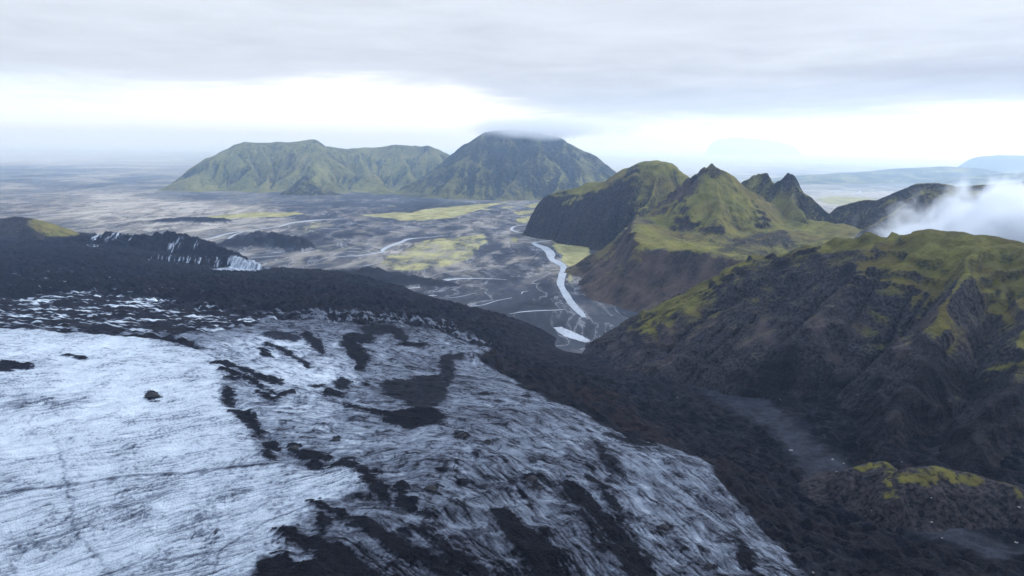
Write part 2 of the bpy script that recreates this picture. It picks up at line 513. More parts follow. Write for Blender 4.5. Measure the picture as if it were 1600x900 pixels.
PALE = [(30, 270, .25), (60, 250, .75), (250, 255, .55), (200, 290, .28), (60, 310, .5), (180, 320, .78), (280, 325, .8), (330, 308, .3), (450, 312, .18), (560, 310, .15),
        (640, 318, .12), (380, 330, .7), (300, 350, .65), (420, 350, .6), (520, 335, .3), (600, 345, .3), (480, 368, .22), (560, 365, .25), (690, 350, .3), (740, 350, .5),
        (640, 400, .62), (560, 405, .5), (480, 400, .4), (700, 405, .6), (770, 390, .35), (760, 345, .4), (720, 440, .32), (780, 450, .3), (700, 470, .28), (820, 470, .3), (840, 440, .36),
        (830, 410, .4), (800, 380, .45), (880, 430, .5), (930, 510, .38), (960, 520, .4), (860, 500, .22), (790, 305, .3), (990, 260, .85), (1040, 265, .8), (980, 245, .5), (1100, 250, .65), (1200, 250, .6), (1280, 262, .5),
        (1290, 310, .8), (1330, 312, .85), (1300, 290, .35), (1350, 275, .45), (1500, 255, .5), (1590, 262, .5), (820, 345, .4)]

FIELDS = [[(552, 336), (575, 335), (620, 331), (640, 332), (662, 327), (712, 322), (762, 317.5), (800, 315), (775, 320), (750, 327), (720, 336), (708, 341), (650, 345), (625, 344), (600, 340)],
          [(318, 339), (345, 336), (400, 331), (437, 332), (462, 330), (475, 334), (450, 338), (412, 339), (370, 341), (330, 342)],
          [(585, 412), (610, 396), (640, 385), (662, 373), (700, 370), (760, 366), (764, 378), (745, 392), (742, 404), (705, 413), (650, 424), (612, 420)],
          [(862, 373), (875, 369), (910, 374), (923, 388), (923, 402), (908, 423), (892, 420), (876, 408), (880, 400), (866, 390)],
          [(887, 425), (896, 428), (892, 445), (886, 436)],
          [(804, 343), (830, 337), (850, 335), (850, 343), (820, 348), (806, 347)],
          [(815, 322), (850, 315), (865, 313), (855, 320), (830, 325)], [(800, 331), (845, 327), (850, 331), (810, 336)],
          [(800, 367), (812, 372), (808, 380), (796, 376)],
          [(1272, 311), (1300, 306), (1350, 308), (1380, 312), (1340, 322), (1290, 318)],
          [(600, 349), (690, 351), (735, 349), (730, 353), (640, 354)], [(470, 386), (530, 384), (560, 388), (500, 393)]]
FIELD_S = [1.05, .85, .52, .95, .8, .9, .8, .8, .7, .9, .35, .4]  # strong moss colour on the fields also paints the plain's soft sunlit patches


def plain_attrs(X, Y):
    pale = interp_ctrl(X, Y, PALE)
    far = np.ones(X.shape)
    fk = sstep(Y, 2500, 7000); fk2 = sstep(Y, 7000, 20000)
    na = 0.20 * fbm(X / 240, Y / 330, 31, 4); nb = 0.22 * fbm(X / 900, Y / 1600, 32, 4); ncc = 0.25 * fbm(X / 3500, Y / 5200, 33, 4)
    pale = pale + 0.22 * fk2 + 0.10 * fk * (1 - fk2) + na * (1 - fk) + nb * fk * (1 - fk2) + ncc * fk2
    wob = fbm(X / 500, Y / 700, 8, 2)
    br = fbm(X / 170 + wob, Y / 420, 37, 4, ridged=True)                # braided old channels
    br2 = fbm(X / 900 + wob * .4, Y / 1500, 38, 4, ridged=True)
    pale = pale + 0.30 * sstep(br, 0.40, 0.75) * sstep(Y, 1500, 2600) * (1 - fk) + 0.30 * sstep(br2, 0.40, 0.75) * fk
    moss = np.zeros(X.shape)
    wx = 14 * far * fbm(X / 60 / far, Y / 60 / far, 41, 3); wy = 40 * far * fbm(X / 60 / far, Y / 90 / far, 45, 3)
    for poly, s in zip(FIELDS, FIELD_S):
        W_ = [at_z(a, b, 0) for a, b in poly]
        sc = 6 * max(1.0, W_[0][1] / 3000)
        d = poly_sdf(X + wx, Y + wy, W_, 60 * sc)
        moss = np.maximum(moss, s * sstep(d, 2 * sc, -3 * sc))
    moss = np.maximum(moss, 0.40 * sstep(fbm(X / (400 * far), Y / (500 * far), 51, 4), 0.1, 0.45) * sstep(Y, 1800, 3500))
    return dict(pale=np.clip(pale, 0, 1), moss=moss)


X, Y = fan(800, 90000, 900, -1.25, 1.25, 1000, 120)
near = [-4000, -1500, 0, 500]
Xn = np.repeat(X[:1], len(near), 0) * 6; Yn = np.repeat(np.array(near, float)[:, None], X.shape[1], 1)
X = np.concatenate([Xn, X]); Y = np.concatenate([Yn, Y])
# the few low mounds of black lava and gravel standing on the plain
MOUNDS = [dict(v=[(375, 368, 2900, 90, 130), (405, 362, 2950, 100, 130), (432, 365, 2900, 80, 100), (470, 371, 2800, 60, 70)], k=1.3),
          dict(v=[(262, 341, 3700, 90, 120), (292, 339, 3750, 100, 110), (345, 340, 3700, 60, 80)], k=1.3),
          dict(v=[(500, 425, 2180, 40, 60), (580, 418, 2200, 60, 90), (640, 430, 2150, 60, 80), (700, 442, 2080, 50, 60)], k=1.4)]
Zp = plain_z(X, Y)
mound = ridge_field(X + 25 * fbm(X / 60, Y / 60, 61, 3), Y + 25 * fbm(X / 60, Y / 60, 65, 3), MOUNDS)
mound = np.where(mound > 0, mound * (1 + 0.5 * fbm(X / 30, Y / 30, 67, 3)), -50)
Z = np.maximum(Zp, mound)
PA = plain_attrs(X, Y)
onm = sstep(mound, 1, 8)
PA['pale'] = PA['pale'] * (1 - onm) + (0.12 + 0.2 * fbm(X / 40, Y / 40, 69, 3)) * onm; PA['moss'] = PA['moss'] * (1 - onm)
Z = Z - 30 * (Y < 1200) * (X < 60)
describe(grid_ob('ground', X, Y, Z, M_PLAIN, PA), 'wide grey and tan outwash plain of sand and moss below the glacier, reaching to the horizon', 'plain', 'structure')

# sea beyond the plain
Xs, Ys = fan(24000, 160000, 160, -1.4, 1.4, 160, 120)
coast = 3500 * fbm(Xs[0] / 9000, Xs[0] * 0, 71, 3) + 3000 * sstep(Xs[0], -2000, 9000)
Ys = Ys + coast[None] * np.linspace(1, 0, 160)[:, None]
describe(grid_ob('sea', Xs, Ys, np.full(Xs.shape, 3.0), M_SEA), 'pale blue sea along the horizon beyond the outwash plain', 'sea', 'structure')


# ------------------------------------------------------------------ RIVERS
def ribbon(name, strips, label, zf=None, lift=0.9, mat=None):
    V = []; Q = []
    for pts in strips:
        P = np.array(pts, float)
        t = np.arange(len(P)); n = max(8, len(P) * 8); tt = np.linspace(0, len(P) - 1, n)
        # Catmull-Rom through the points
        def cr(c):
            p = np.concatenate([[2 * c[0] - c[1]], c, [2 * c[-1] - c[-2]]]); i = np.minimum(tt.astype(int), len(c) - 2); f = tt - i
            a, b, cc, d = p[i], p[i + 1], p[i + 2], p[i + 3]
            return 0.5 * (2 * b + (cc - a) * f + (2 * a - 5 * b + 4 * cc - d) * f ** 2 + (3 * b - a - 3 * cc + d) * f ** 3)
        px, py, w = cr(P[:, 0]), cr(P[:, 1]), np.maximum(cr(P[:, 2]), 0.35) * (0.74 if lift == 1.3 else 1.25)
        G = np.array([at_z(a, b, 0) for a, b in zip(px, py)])[:, :2]
        wm = w / FPX * np.linalg.norm(np.concatenate([G, np.full((n, 1), CAM_H)], 1), axis=1)
        T = np.gradient(G, axis=0); T /= np.linalg.norm(T, axis=1, keepdims=True) + 1e-9
        Nn = np.stack([-T[:, 1], T[:, 0]], 1)
        # a pixel width across a band that runs along the line of sight covers more ground than one lying across it
        wm = wm * (1 + 1.0 * np.abs(Nn[:, 1]) * np.clip(w / 3, 0, 1))
        wob = 1 + 0.25 * fbm(tt * 1.3, tt * 0 + len(V), 77, 3)
        rows = []
        for s in (-1, -0.33, 0.33, 1):
            g_ = G + Nn * (wm * wob * s)[:, None]
            z = (plain_z(g_[:, 0], g_[:, 1]) if zf is None else zf(g_[:, 0], g_[:, 1])) + lift
            rows.append(np.column_stack([g_, z]))
        b0 = sum(len(v) for v in V)
        V.append(np.stack(rows, 1).reshape(-1, 3))
        Q.append(grid_quads(n, 4) + b0)
    o = mesh_ob(name, np.concatenate(V), np.concatenate(Q), mat or M_RIVER)
    return describe(o, label, 'river', 'structure')


MAIN = [(912, 496, 5), (908, 490, 6), (895, 477, 7.5), (884, 460, 7.5), (876, 445, 7), (878, 432, 7), (881, 420, 6.5), (875, 413, 8), (862, 405, 7), (860, 396, 9), (852, 388, 8), (838, 382, 6), (835, 378.5, 3.5), (850, 376.5, 2.4), (866, 374, 2.4), (874, 371, 1.8)]
ribbon('river', [MAIN, [(874, 371, 1.2), (862, 367, 1.6), (845, 365, 2), (820, 364.5, 2), (803, 361, 3), (799, 357, 3), (806, 353, 2), (825, 351, 1.3), (842, 350, 1)],
                 [(838, 383, 1), (846, 383, 1.2), (853, 386, 1)]],
       'broad winding silver river curving along the foot of the brown cliffs', lift=1.3)
ribbon('river', [[(521, 402.5, .8), (540, 401, 1.2), (562, 400, 1.6), (595, 395, 1.9), (598, 391, 2.2), (607, 386, 2.8), (625, 379, 3), (637, 373.5, 2.6), (655, 371, 1.3), (675, 369.5, 1), (700, 367, .6)]],
       'thin pale river running through the mossy lava field in the middle of the plain')
ribbon('river', [[(318, 376, 1), (335, 371, 2.2), (352, 366, 2.6), (372, 362, 1.6), (400, 359, 1.5), (437, 354, 1.6), (455, 349, 2.4), (482, 345, 2.6), (510, 343, 1.6), (545, 342, .7)],
                 [(345, 381, .8), (355, 374, 1.2), (366, 367, 1.4), (380, 362, .8)], [(500, 356, .5), (520, 357, 1), (532, 356, .5)]],
       'braided white river fanning out beside dark lava mounds on the plain')
ribbon('river', [[(612, 450.5, .7), (640, 450.5, 1.3), (662, 448, 1.6), (678, 444, 2), (692, 439, 2.4), (712, 436, 2), (740, 435, 1.5), (770, 435.5, 1), (792, 437, .6)]],
       'silver stream just beyond the black moraine crest')
ribbon('river', [[(708, 477.5, .6), (735, 478, 1), (755, 476, .8), (775, 470, .8), (800, 465, .5)], [(690, 466, .4), (715, 464, .7), (745, 457, .5)], [(670, 461, .8), (677, 462, 1.3), (683, 461, .6)]],
       'faint broken threads of meltwater on the grey flats behind the moraine crest')
ribbon('river', [[(796, 490.5, .5), (815, 487.5, 1.1), (842, 485.5, 1.2), (868, 484.5, .9), (885, 483, .4)], [(815, 459, .5), (817, 456, .8), (826, 454.5, .4)]],
       'short white stream joining the bend of the broad river from the flats')
ribbon('river', [[(396, 402.5, .6), (412, 401, 1), (428, 399.5, .9), (445, 398, .4)], [(468, 396, .5), (485, 392.5, .9), (508, 391, .5)], [(426, 394, .5), (432, 393.6, 1.1), (440, 393.6, .4)], [(425, 410, .4), (445, 408, .7), (460, 405, .4)]],
       'small meltwater channels on the grey flats beside the ice front')
ribbon('river', [[(871, 511, 4.2), (879, 516, 5.5), (890, 522, 6.5), (902, 527, 6), (912, 531, 4.5), (918, 534, 3)]],
       'pale meltwater pool at the snout of the dark moraine', lift=0.7)
ribbon('river', [[(1270, 303, .8), (1290, 301.5, 1.2), (1312, 298, 1), (1330, 297, 1), (1344, 299, 1), (1340, 303, 1.1), (1320, 304.5, .9), (1305, 302, .8), (1315, 299, .7)],
                 [(1290, 301, .7), (1330, 296, .6), (1375, 292, .7), (1415, 290, .7)], [(1485, 284, .8), (1500, 286, 1.2), (1520, 283, .7)]],
       'looped shining river beyond the jagged ridge', lift=4)
ribbon('river', [[(1310, 257, .4), (1335, 253, .8), (1365, 250.5, .7), (1400, 248, .9), (1440, 247.5, 1.0), (1465, 250, .8)], [(1320, 256, .4), (1350, 254, .5), (1380, 249.5, .5), (1420, 251, .7), (1455, 253, .6)],
                 [(1430, 245.5, .4), (1480, 247, .6), (1530, 245, .6)], [(1525, 263, .5), (1535, 266, 1.5), (1548, 269, 1)]],
       'far braided channels shining white near the horizon', lift=8)

# ------------------------------------------------------------------ THE GLACIER AND ITS MORAINE
GZ = [(0, 900, 184), (400, 900, 190), (800, 900, 192), (1100, 900, 187), (1250, 890, 180),
      (0, 700, 188), (400, 700, 188), (800, 700, 184), (1000, 760, 176), (980, 690, 150), (1110, 735, 158),
      (0, 520, 178), (250, 540, 174), (400, 560, 171), (560, 530, 150), (700, 540, 130), (760, 558, 119), (860, 625, 135),
      (0, 485, 152), (200, 485, 142), (400, 490, 132), (600, 500, 122),
      (0, 445, 104), (200, 440, 96), (300, 438, 82), (400, 445, 82), (560, 455, 70), (680, 500, 78),
      (0, 410, 78), (150, 412, 66), (0, 392, 60), (140, 390, 46), (380, 432, 55),
      (450, 420, 16), (520, 422, 22), (600, 432, 22), (660, 455, 24), (720, 474, 28), (790, 494, 30), (838, 512, 14),
      (420, 412, -9), (520, 405, -10), (620, 415, -10), (700, 440, -10), (770, 462, -10), (830, 487, -10), (880, 505, -9),
      (350, 380, -8), (200, 352, -10), (0, 345, -10), (300, 365, -9), (-200, 360, -10), (-300, 400, 60), (-300, 520, 165), (-300, 700, 190), (-300, 900, 190),
      (900, 520, -9), (940, 520, -9), (892, 545, -8), (930, 548, 3), (965, 540, 2), (1000, 530, -8), (980, 500, -10),
      (872, 566, 22), (960, 585, 40), (1010, 568, 24), (1100, 595, 50), (1180, 650, 73), (1230, 690, 88), (1290, 755, 105), (1400, 820, 122), (1600, 885, 138),
      (810, 590, 112), (900, 600, 88), (960, 650, 105), (1060, 700, 124), (1150, 800, 150), (1300, 880, 152), (1220, 780, 128),
      (1300, 660, 105), (1400, 700, 116), (1600, 760, 132), (1700, 880, 146), (1750, 700, 140), (1200, 600, 75), (1100, 560, 45)]
g_pts = [at_z(*p) for p in GZ]
g_pts += [(-500, 200, 186), (100, 200, 193), (300, 200, 186), (480, 250, 150), (-3200, 3200, -12), (1500, 3200, -20), (0, 3200, -15), (900, 1500, 60), (1200, 900, 140)]
G_TPS = TPS(g_pts, 0.002)


def hit(px, py, f, z0=500.0):
    """where the line of sight through a pixel meets the land f(x, y)"""
    px = np.atleast_1d(np.asarray(px, float)); py = np.atleast_1d(np.asarray(py, float))
    D = fw[None] + ((px - 800) / FPX)[:, None] * rt[None] + ((450 - py) / FPX)[:, None] * up[None]
    D = D / D[:, 1:2]
    t = np.full(len(px), 200.0); done = np.zeros(len(px), bool)
    for _ in range(400):
        h = CAM_H + D[:, 2] * t - f(D[:, 0] * t, t)
        done |= h <= 0
        t = np.where(done, t, t + np.clip(h * 0.35, 1.0, 40))
        if done.all(): break
    lo = t - 42; hi = t.copy()
    for _ in range(18):
        mid = (lo + hi) / 2; h = CAM_H + D[:, 2] * mid - f(D[:, 0] * mid, mid)
        hi = np.where(h <= 0, mid, hi); lo = np.where(h > 0, mid, lo)
    return np.stack([D[:, 0] * hi, hi], 1)


def on_ice(poly):
    p = np.array(poly, float)
    return hit(p[:, 0], p[:, 1], lambda a, b: np.maximum(G_TPS(a, b), -5))


SNOUT = [dict(v=[(-60, 392, 2350, 100, 90), (60, 396, 2350, 110, 90), (200, 398, 2330, 120, 80), (255, 401, 2300, 120, 75), (320, 403, 2280, 120, 70), (365, 402, 2270, 110, 70), (400, 414, 2200, 90, 50)], k=0.9),
         dict(v=[(120, 372, 2680, 120, 150), (150, 367, 2700, 120, 150), (175, 364, 2720, 110, 140), (205, 371, 2680, 110, 130), (235, 368, 2650, 120, 130), (260, 362, 2640, 120, 140), (300, 371, 2600, 110, 120), (335, 385, 2500, 90, 100), (370, 396, 2400, 60, 70)], k=1.0),
         dict(v=[(-80, 382, 2600, 130, 180), (30, 380, 2600, 140, 170), (110, 378, 2620, 120, 150)], k=1.0),
         dict(v=[(480, 432, 2000, 70, 90), (540, 430, 2000, 80, 110), (600, 437, 1980, 80, 110), (655, 462, 1850, 70, 110), (640, 466, 1800, 70, 110)], k=1.1),
         dict(v=[(640, 464, 1790, 60, 90), (665, 473, 1720, 60, 100), (720, 484, 1680, 50, 90), (785, 499, 1610, 45, 70), (828, 511, 1560, 30, 45)], k=1.1)]

X, Y = fan(250, 3150, 1150, -1.02, 0.86, 1350, 60)
B = G_TPS(X, Y)
# the moraine ends in a distinct crest and falls off steeply to the plain behind it
CREST = [(-6000, 5200), at_depth(395, 402, 2650)[:2], at_z(408, 411, 18)[:2], at_z(500, 422, 20)[:2], at_z(560, 432, 20)[:2], at_z(619, 459, 22)[:2], at_z(684, 473, 24)[:2], at_z(749, 491, 24)[:2], at_z(800, 501, 20)[:2], at_z(842, 511, 13)[:2],
         at_z(868, 524, 4)[:2], at_z(880, 548, -3)[:2], at_z(930, 562, 3)[:2], (420, 1500), (3000, 1500), (3000, -800), (-6000, -800)]
cd = poly_sdf(X + 14 * fbm(X / 60, Y / 60, 95, 3), Y + 22 * fbm(X / 60, Y / 60, 97, 3), CREST, 400)
B = B - 0.42 * np.maximum(cd, 0) * (X < 400)
wxa = fbm(X / 70, Y / 70, 101, 4); wya = fbm(X / 70, Y / 70, 105, 4)
fine = sstep(1, 0, 1)
snout = ridge_field(X + 22 * wxa, Y + 30 * wya, SNOUT)
rough_r = fbm(X / 45, Y / 45, 111, 5, 0.55, ridged=True)
snout = snout + np.where(snout > 0, (7 + 12 * sstep(Y, 2050, 2250)) * rough_r * sstep(snout, 0, 40) - 4, 0)

# --- where clean ice, dirty ice and ash lie
ICE = [(-320, 512), (0, 515), (60, 517), (120, 523), (215, 526), (240, 530), (275, 538), (303, 548), (318, 545), (300, 535), (272, 527), (275, 522), (330, 518), (380, 512), (430, 500), (500, 499),
       (560, 506), (640, 508), (690, 517), (735, 538), (765, 543), (770, 549), (748, 556), (752, 566), (800, 590), (850, 620), (870, 630), (900, 640), (950, 665), (1000, 690), (1050, 697), (1080, 713),
       (1113, 727), (1112, 736), (1135, 762), (1170, 800), (1200, 832), (1230, 860), (1262, 905), (1300, 990), (900, 1100), (0, 1100), (-400, 900)]
CLEAN = [(-320, 513), (0, 516), (120, 524), (215, 527), (303, 550), (345, 570), (350, 592), (347, 634), (362, 645), (395, 690), (418, 728), (470, 738), (545, 734), (572, 762), (520, 782), (484, 790),
         (488, 802), (440, 832), (450, 868), (405, 880), (400, 905), (380, 1100), (0, 1100), (-400, 900)]
SHINY = [(250, 575), (330, 540), (420, 520), (540, 560), (560, 600), (520, 640), (420, 610), (350, 590)]
DARK = [  # black ash patches and slots: polygon, strength
    (ellipse(25, 571, 30, 6, 4), 1), (ellipse(108, 554, 9, 2), 1), (ellipse(124, 557, 12, 2.5, 8), 1), (ellipse(4, 575, 18, 6), 1), (ellipse(237, 618, 11, 7), 1),
    (stroke([(332, 571), (352, 569), (385, 580), (415, 593), (442, 601)], 3.5), 1), (stroke([(342, 580), (375, 586), (400, 599), (428, 614)], 3.2), 1),
    (stroke([(352, 593), (376, 592)], 2.2), 1), (ellipse(357, 622, 8, 12, -10), 1), (stroke([(362, 642), (385, 650), (398, 668), (411, 682)], 10), 1),
    (ellipse(425, 697, 15, 8, 10), 1), (ellipse(421, 713, 8, 9), .95), (ellipse(459, 700, 9, 5, 20), 1), (ellipse(490, 711, 26, 8, 5), 1), (ellipse(494, 726, 18, 9, 40), .95),
    (stroke([(515, 728), (548, 729), (572, 740), (592, 762), (612, 782)], 8), 1), (ellipse(628, 764, 9, 10), 1), (ellipse(634, 782, 20, 11, 10), 1), (stroke([(650, 795), (664, 800), (676, 806)], 3), .9),
    (stroke([(483, 789), (520, 796), (558, 811), (600, 836)], 6), 1), (ellipse(504, 808, 10, 15, -20), 1), (stroke([(560, 812), (600, 838), (640, 860), (685, 885), (720, 915)], 11), 1),
    ([(430, 833), (460, 828), (492, 838), (520, 850), (545, 858), (560, 873), (590, 890), (612, 915), (400, 915), (402, 882), (425, 872), (448, 862), (450, 848)], 1),
    (ellipse(470, 866, 22, 9, 20), -1), (ellipse(530, 900, 20, 6), -.6), (stroke([(640, 820), (668, 832), (692, 847)], 7), 1), (stroke([(676, 845), (702, 865), (742, 888), (775, 915)], 8), .95),
    ([(766, 793), (790, 798), (812, 815), (832, 837), (850, 850), (872, 872), (886, 900), (905, 930), (850, 915), (822, 880), (798, 846), (776, 820)], 1),
    (stroke([(880, 753), (900, 770), (925, 796), (960, 828), (986, 856), (1008, 895), (1020, 930)], 11), 1), (stroke([(905, 797), (935, 832), (968, 872), (994, 905)], 8), .95),
    (stroke([(812, 822), (845, 845), (880, 872)], 5), .9), (stroke([(930, 690), (946, 715), (976, 746)], 5), .85), (ellipse(935, 757, 26, 5, 30), .95), (stroke([(945, 775), (972, 800)], 5), .9),
    (ellipse(1037, 823, 8, 3), 1), (ellipse(1165, 868, 9, 17, -25), 1), (ellipse(1108, 883, 5, 5), .9), (ellipse(830, 747, 8, 6), 1), (ellipse(843, 761, 5, 3), 1), (ellipse(1150, 842, 16, 3, 35), .9),
    (stroke([(535, 530), (552, 545), (568, 562), (562, 580)], 12), 1), (ellipse(560, 527, 24, 8, 10), .95), (stroke([(415, 536), (440, 546), (482, 571)], 3.6), .95), (ellipse(415, 551, 12, 4, 20), 1),
    (stroke([(475, 520), (495, 540), (507, 553)], 9), .95), (ellipse(440, 525, 30, 6, 5), .8), (stroke([(400, 586), (440, 595)], 4), .95), (stroke([(398, 614), (430, 623), (462, 612)], 4.5), .95),
    (ellipse(495, 601, 14, 4), .9), (ellipse(522, 616, 17, 6, 5), 1), (stroke([(535, 627), (566, 641), (602, 650)], 3), 1), (ellipse(535, 600, 12, 9), .9), (ellipse(572, 601, 6, 3), 1),
    ([(578, 642), (600, 644), (625, 643), (650, 641), (680, 643), (694, 651), (690, 661), (665, 664), (635, 667), (605, 658)], 1),
    ([(592, 602), (615, 590), (645, 595), (660, 585), (690, 586), (700, 618), (682, 632), (660, 646), (636, 632), (612, 618)], .78),
    ([(690, 556), (725, 552), (724, 560), (706, 564), (709, 590), (697, 602), (689, 580)], .85), (ellipse(645, 539, 24, 4, 3), 1), (stroke([(608, 512), (622, 522), (636, 531)], 7), .9), (ellipse(590, 515, 25, 8), .85),
    (ellipse(722, 680, 11, 5), 1), (ellipse(762, 692, 6, 2), .9), (ellipse(524, 686, 6, 2), .9), (ellipse(672, 762, 12, 3, -10), 1), (ellipse(744, 708, 4, 2), .9), (ellipse(725, 750, 6, 2), .9),
    (ellipse(752, 760, 8, 5), .8), (ellipse(800, 755, 4, 3), .9), (stroke([(925, 655), (960, 668), (1000, 683)], 5), .9), (stroke([(945, 678), (990, 690), (1030, 700)], 3), .9), (ellipse(822, 618, 6, 2), 1),
]
SLOT = [([(0, 772), (60, 764), (130, 755), (200, 746), (260, 740), (330, 735), (420, 729), (500, 724), (560, 716)], 1.8, .42), ([(84, 683), (95, 710), (104, 755), (110, 790), (116, 822), (138, 858), (165, 885), (175, 905)], 1.8, .36),
        ([(30, 690), (38, 670), (52, 650)], 1.0, .35), ([(36, 700), (45, 675), (60, 652)], .8, .3), ([(0, 728), (40, 718), (120, 700), (200, 690)], .7, .3), ([(270, 770), (200, 790), (100, 830), (0, 850)], .7, .35),
        ([(212, 690), (210, 720), (214, 740)], .9, .3), ([(330, 900), (350, 860), (420, 815), (480, 795)], 1.2, .4), ([(0, 800), (60, 785), (140, 762)], .7, .35), ([(100, 885), (200, 850), (320, 810), (400, 795)], .9, .4),
        ([(720, 690), (715, 740), (730, 800), (750, 850)], 1.2, .35), ([(730, 690), (790, 740), (840, 800)], 1.0, .35), ([(740, 690), (830, 730), (900, 790)], 1.0, .35), ([(700, 690), (650, 730), (560, 770)], 1.0, .3),
        ([(715, 700), (680, 760), (660, 800)], 1.0, .3)]
FLOW = [((0, 850), (100, 822)), ((200, 800), (300, 772)), ((330, 860), (420, 835)), ((50, 625), (150, 612)), ((100, 540), (200, 546)), ((250, 640), (330, 630)), ((450, 580), (530, 612)), ((450, 650), (560, 668)), ((380, 540), (460, 560)),
        ((600, 695), (700, 682)), ((500, 765), (600, 748)), ((850, 650), (950, 715)), ((1000, 740), (1080, 800)), ((900, 800), (980, 885)), ((760, 780), (830, 850)), ((1100, 800), (1170, 875)), ((700, 520), (760, 545)),
        ((600, 532), (690, 525)), ((620, 860), (720, 912)), ((560, 830), (640, 880)), ((760, 700), (840, 750)), ((620, 610), (690, 612)), ((0, 470), (100, 472)), ((300, 470), (400, 480)), ((700, 650), (760, 660))]
FLOW_W = []
for a, b in FLOW:
    p = on_ice([a, b]); d = p[1] - p[0]; th = 2 * math.atan2(d[1], d[0]); FLOW_W.append((*p.mean(0), math.cos(th), math.sin(th)))


def flow_dir(x, y):
    fx = np.zeros(np.shape(x)); fy = np.zeros(np.shape(x))
    for cx_, cy_, c2, s2 in FLOW_W:
        w = 1.0 / ((x - cx_) ** 2 + (y - cy_) ** 2 + 900.0) ** 1.3
        fx += w * c2; fy += w * s2
    return 0.5 * np.arctan2(fy, fx) + 0.40 * fbm(x / 90, y / 90, 121, 3)


TH = flow_dir(X, Y)


class Scratch:
    """a sheet on which straight and curved crevasse traces are ruled in world metres"""
    def __init__(s, x0, x1, y0, y1, c):
        s.x0, s.y0, s.c = x0, y0, c; s.a = np.zeros((int((y1 - y0) / c) + 2, int((x1 - x0) / c) + 2), f32)
    def splat(s, x, y, v):
        u = (x - s.x0) / s.c; w = (y - s.y0) / s.c
        m = (u > 0) & (w > 0) & (u < s.a.shape[1] - 1.01) & (w < s.a.shape[0] - 1.01); u = u[m]; w = w[m]; v = np.broadcast_to(v, m.shape)[m]
        i = u.astype(int); j = w.astype(int); fu = u - i; fw_ = w - j
        for dj, di, q in ((0, 0, (1 - fu) * (1 - fw_)), (0, 1, fu * (1 - fw_)), (1, 0, (1 - fu) * fw_), (1, 1, fu * fw_)):
            np.add.at(s.a, (j + dj, i + di), (q * v).astype(f32))
    def rule(s, n, rs, spread, turn, len0, len1, curve, val, keep=None):
        # positions are spread evenly over the ground the ice covers, denser where it is nearer
        y = 250 + 1000 * rs.rand(n) ** 1.5; x = (rs.rand(n) * 1.75 - 1.0) * (y + 60)
        if keep is not None:
            k = rs.rand(n) < keep(x, y); x = x[k]; y = y[k]
        m = len(x); L = len0 + (len1 - len0) * rs.rand(m) ** 2; th0 = turn + spread * rs.randn(m); st = s.c * 0.7; vv = val * (0.4 + 0.6 * rs.rand(m))
        base = flow_dir(x, y)
        for k in range(int(len1 / st)):
            on = k * st < L
            if not on.any(): break
            x, y, L, th0, vv, base = (q[on] for q in (x, y, L, th0, vv, base))
            if curve and k % 12 == 0: base = flow_dir(x, y)
            x = x + np.cos(base + th0) * st; y = y + np.sin(base + th0) * st
            s.splat(x, y, vv * np.minimum(1, 1.5 - 1.4 * k * st / L))
    def at(s, x, y):
        u = np.clip((x - s.x0) / s.c, 0, s.a.shape[1] - 1.01); w = np.clip((y - s.y0) / s.c, 0, s.a.shape[0] - 1.01)
        i = u.astype(int); j = w.astype(int); fu = u - i; fw_ = w - j; A = s.a
        return (A[j, i] * (1 - fu) + A[j, i + 1] * fu) * (1 - fw_) + (A[j + 1, i] * (1 - fu) + A[j + 1, i + 1] * fu) * fw_


def ruled(seed, *fam):
    sc = Scratch(-1300, 700, 240, 1300, 0.6); rs = np.random.RandomState(seed)
    for f in fam: sc.rule(f[0], rs, *f[1:])
    return np.clip(sc.at(X, Y), 0, 1.3)


dens = lambda x, y: np.clip(0.55 + 1.3 * fbm(x / 75, y / 75, 191, 3), 0.05, 1)
CR_A = ruled(1, (30000, .17, 0.0, 4, 36, False, .9, dens), (2600, .09, 0.0, 40, 220, True, .75))      # traces along the flow
CR_B = ruled(2, (15000, .30, 1.15, 3, 18, False, .85, dens), (8000, .25, 0.55, 4, 24, False, .8, dens), (160, .2, 1.2, 40, 130, True, .5))  # traces across it

rng = np.random.RandomState(5)
TILE = rng.rand(1024, 1024).astype(f32)


def tile(x, y):
    xf = np.floor(x); yf = np.floor(y); i = xf.astype(np.int32) & 1023; j = yf.astype(np.int32) & 1023
    u = (x - xf).astype(f32); v = (y - yf).astype(f32); i1 = (i + 1) & 1023; j1 = (j + 1) & 1023
    return (TILE[j, i] * (1 - u) + TILE[j, i1] * u) * (1 - v) + (TILE[j1, i] * (1 - u) + TILE[j1, i1] * u) * v


def streaks(th, cell, length, taps, ox):
    cx = np.cos(th) / cell; cy = np.sin(th) / cell; s = np.zeros(X.shape, f32); ws = 0
    for k in np.linspace(-1, 1, taps):
        w = 1 - 0.7 * abs(k)
        s += w * tile(X / cell + cx * k * length + ox, Y / cell + cy * k * length + ox); ws += w * w
    s = (s - taps * 0.0 - 0.5 * sum(1 - 0.7 * abs(k) for k in np.linspace(-1, 1, taps))) / math.sqrt(ws / 12.0)
    return s                                                      # about unit variance


L1 = streaks(TH, 1.2, 6, 9, 0)              # thin crevasse traces
L2 = streaks(TH + 0.1, 2.6, 9, 13, 300)      # bands of dust
L3 = streaks(TH + 1.15 + 0.5 * fbm(X / 60, Y / 60, 131, 2), 1.2, 14, 13, 600)   # a second family crossing the first
L4 = streaks(TH, 6.0, 6, 13, 100)
L5 = streaks(TH, 2.0, 34, 25, 430)
L6 = streaks(TH, 13.0, 4, 13, 700)
n8 = fbm(X / 9, Y / 9, 141, 3); n30 = fbm(X / 32, Y / 32, 145, 4); n120 = fbm(X / 120, Y / 120, 149, 4); n3 = fbm(X / 3.2, Y / 3.2, 157, 2)

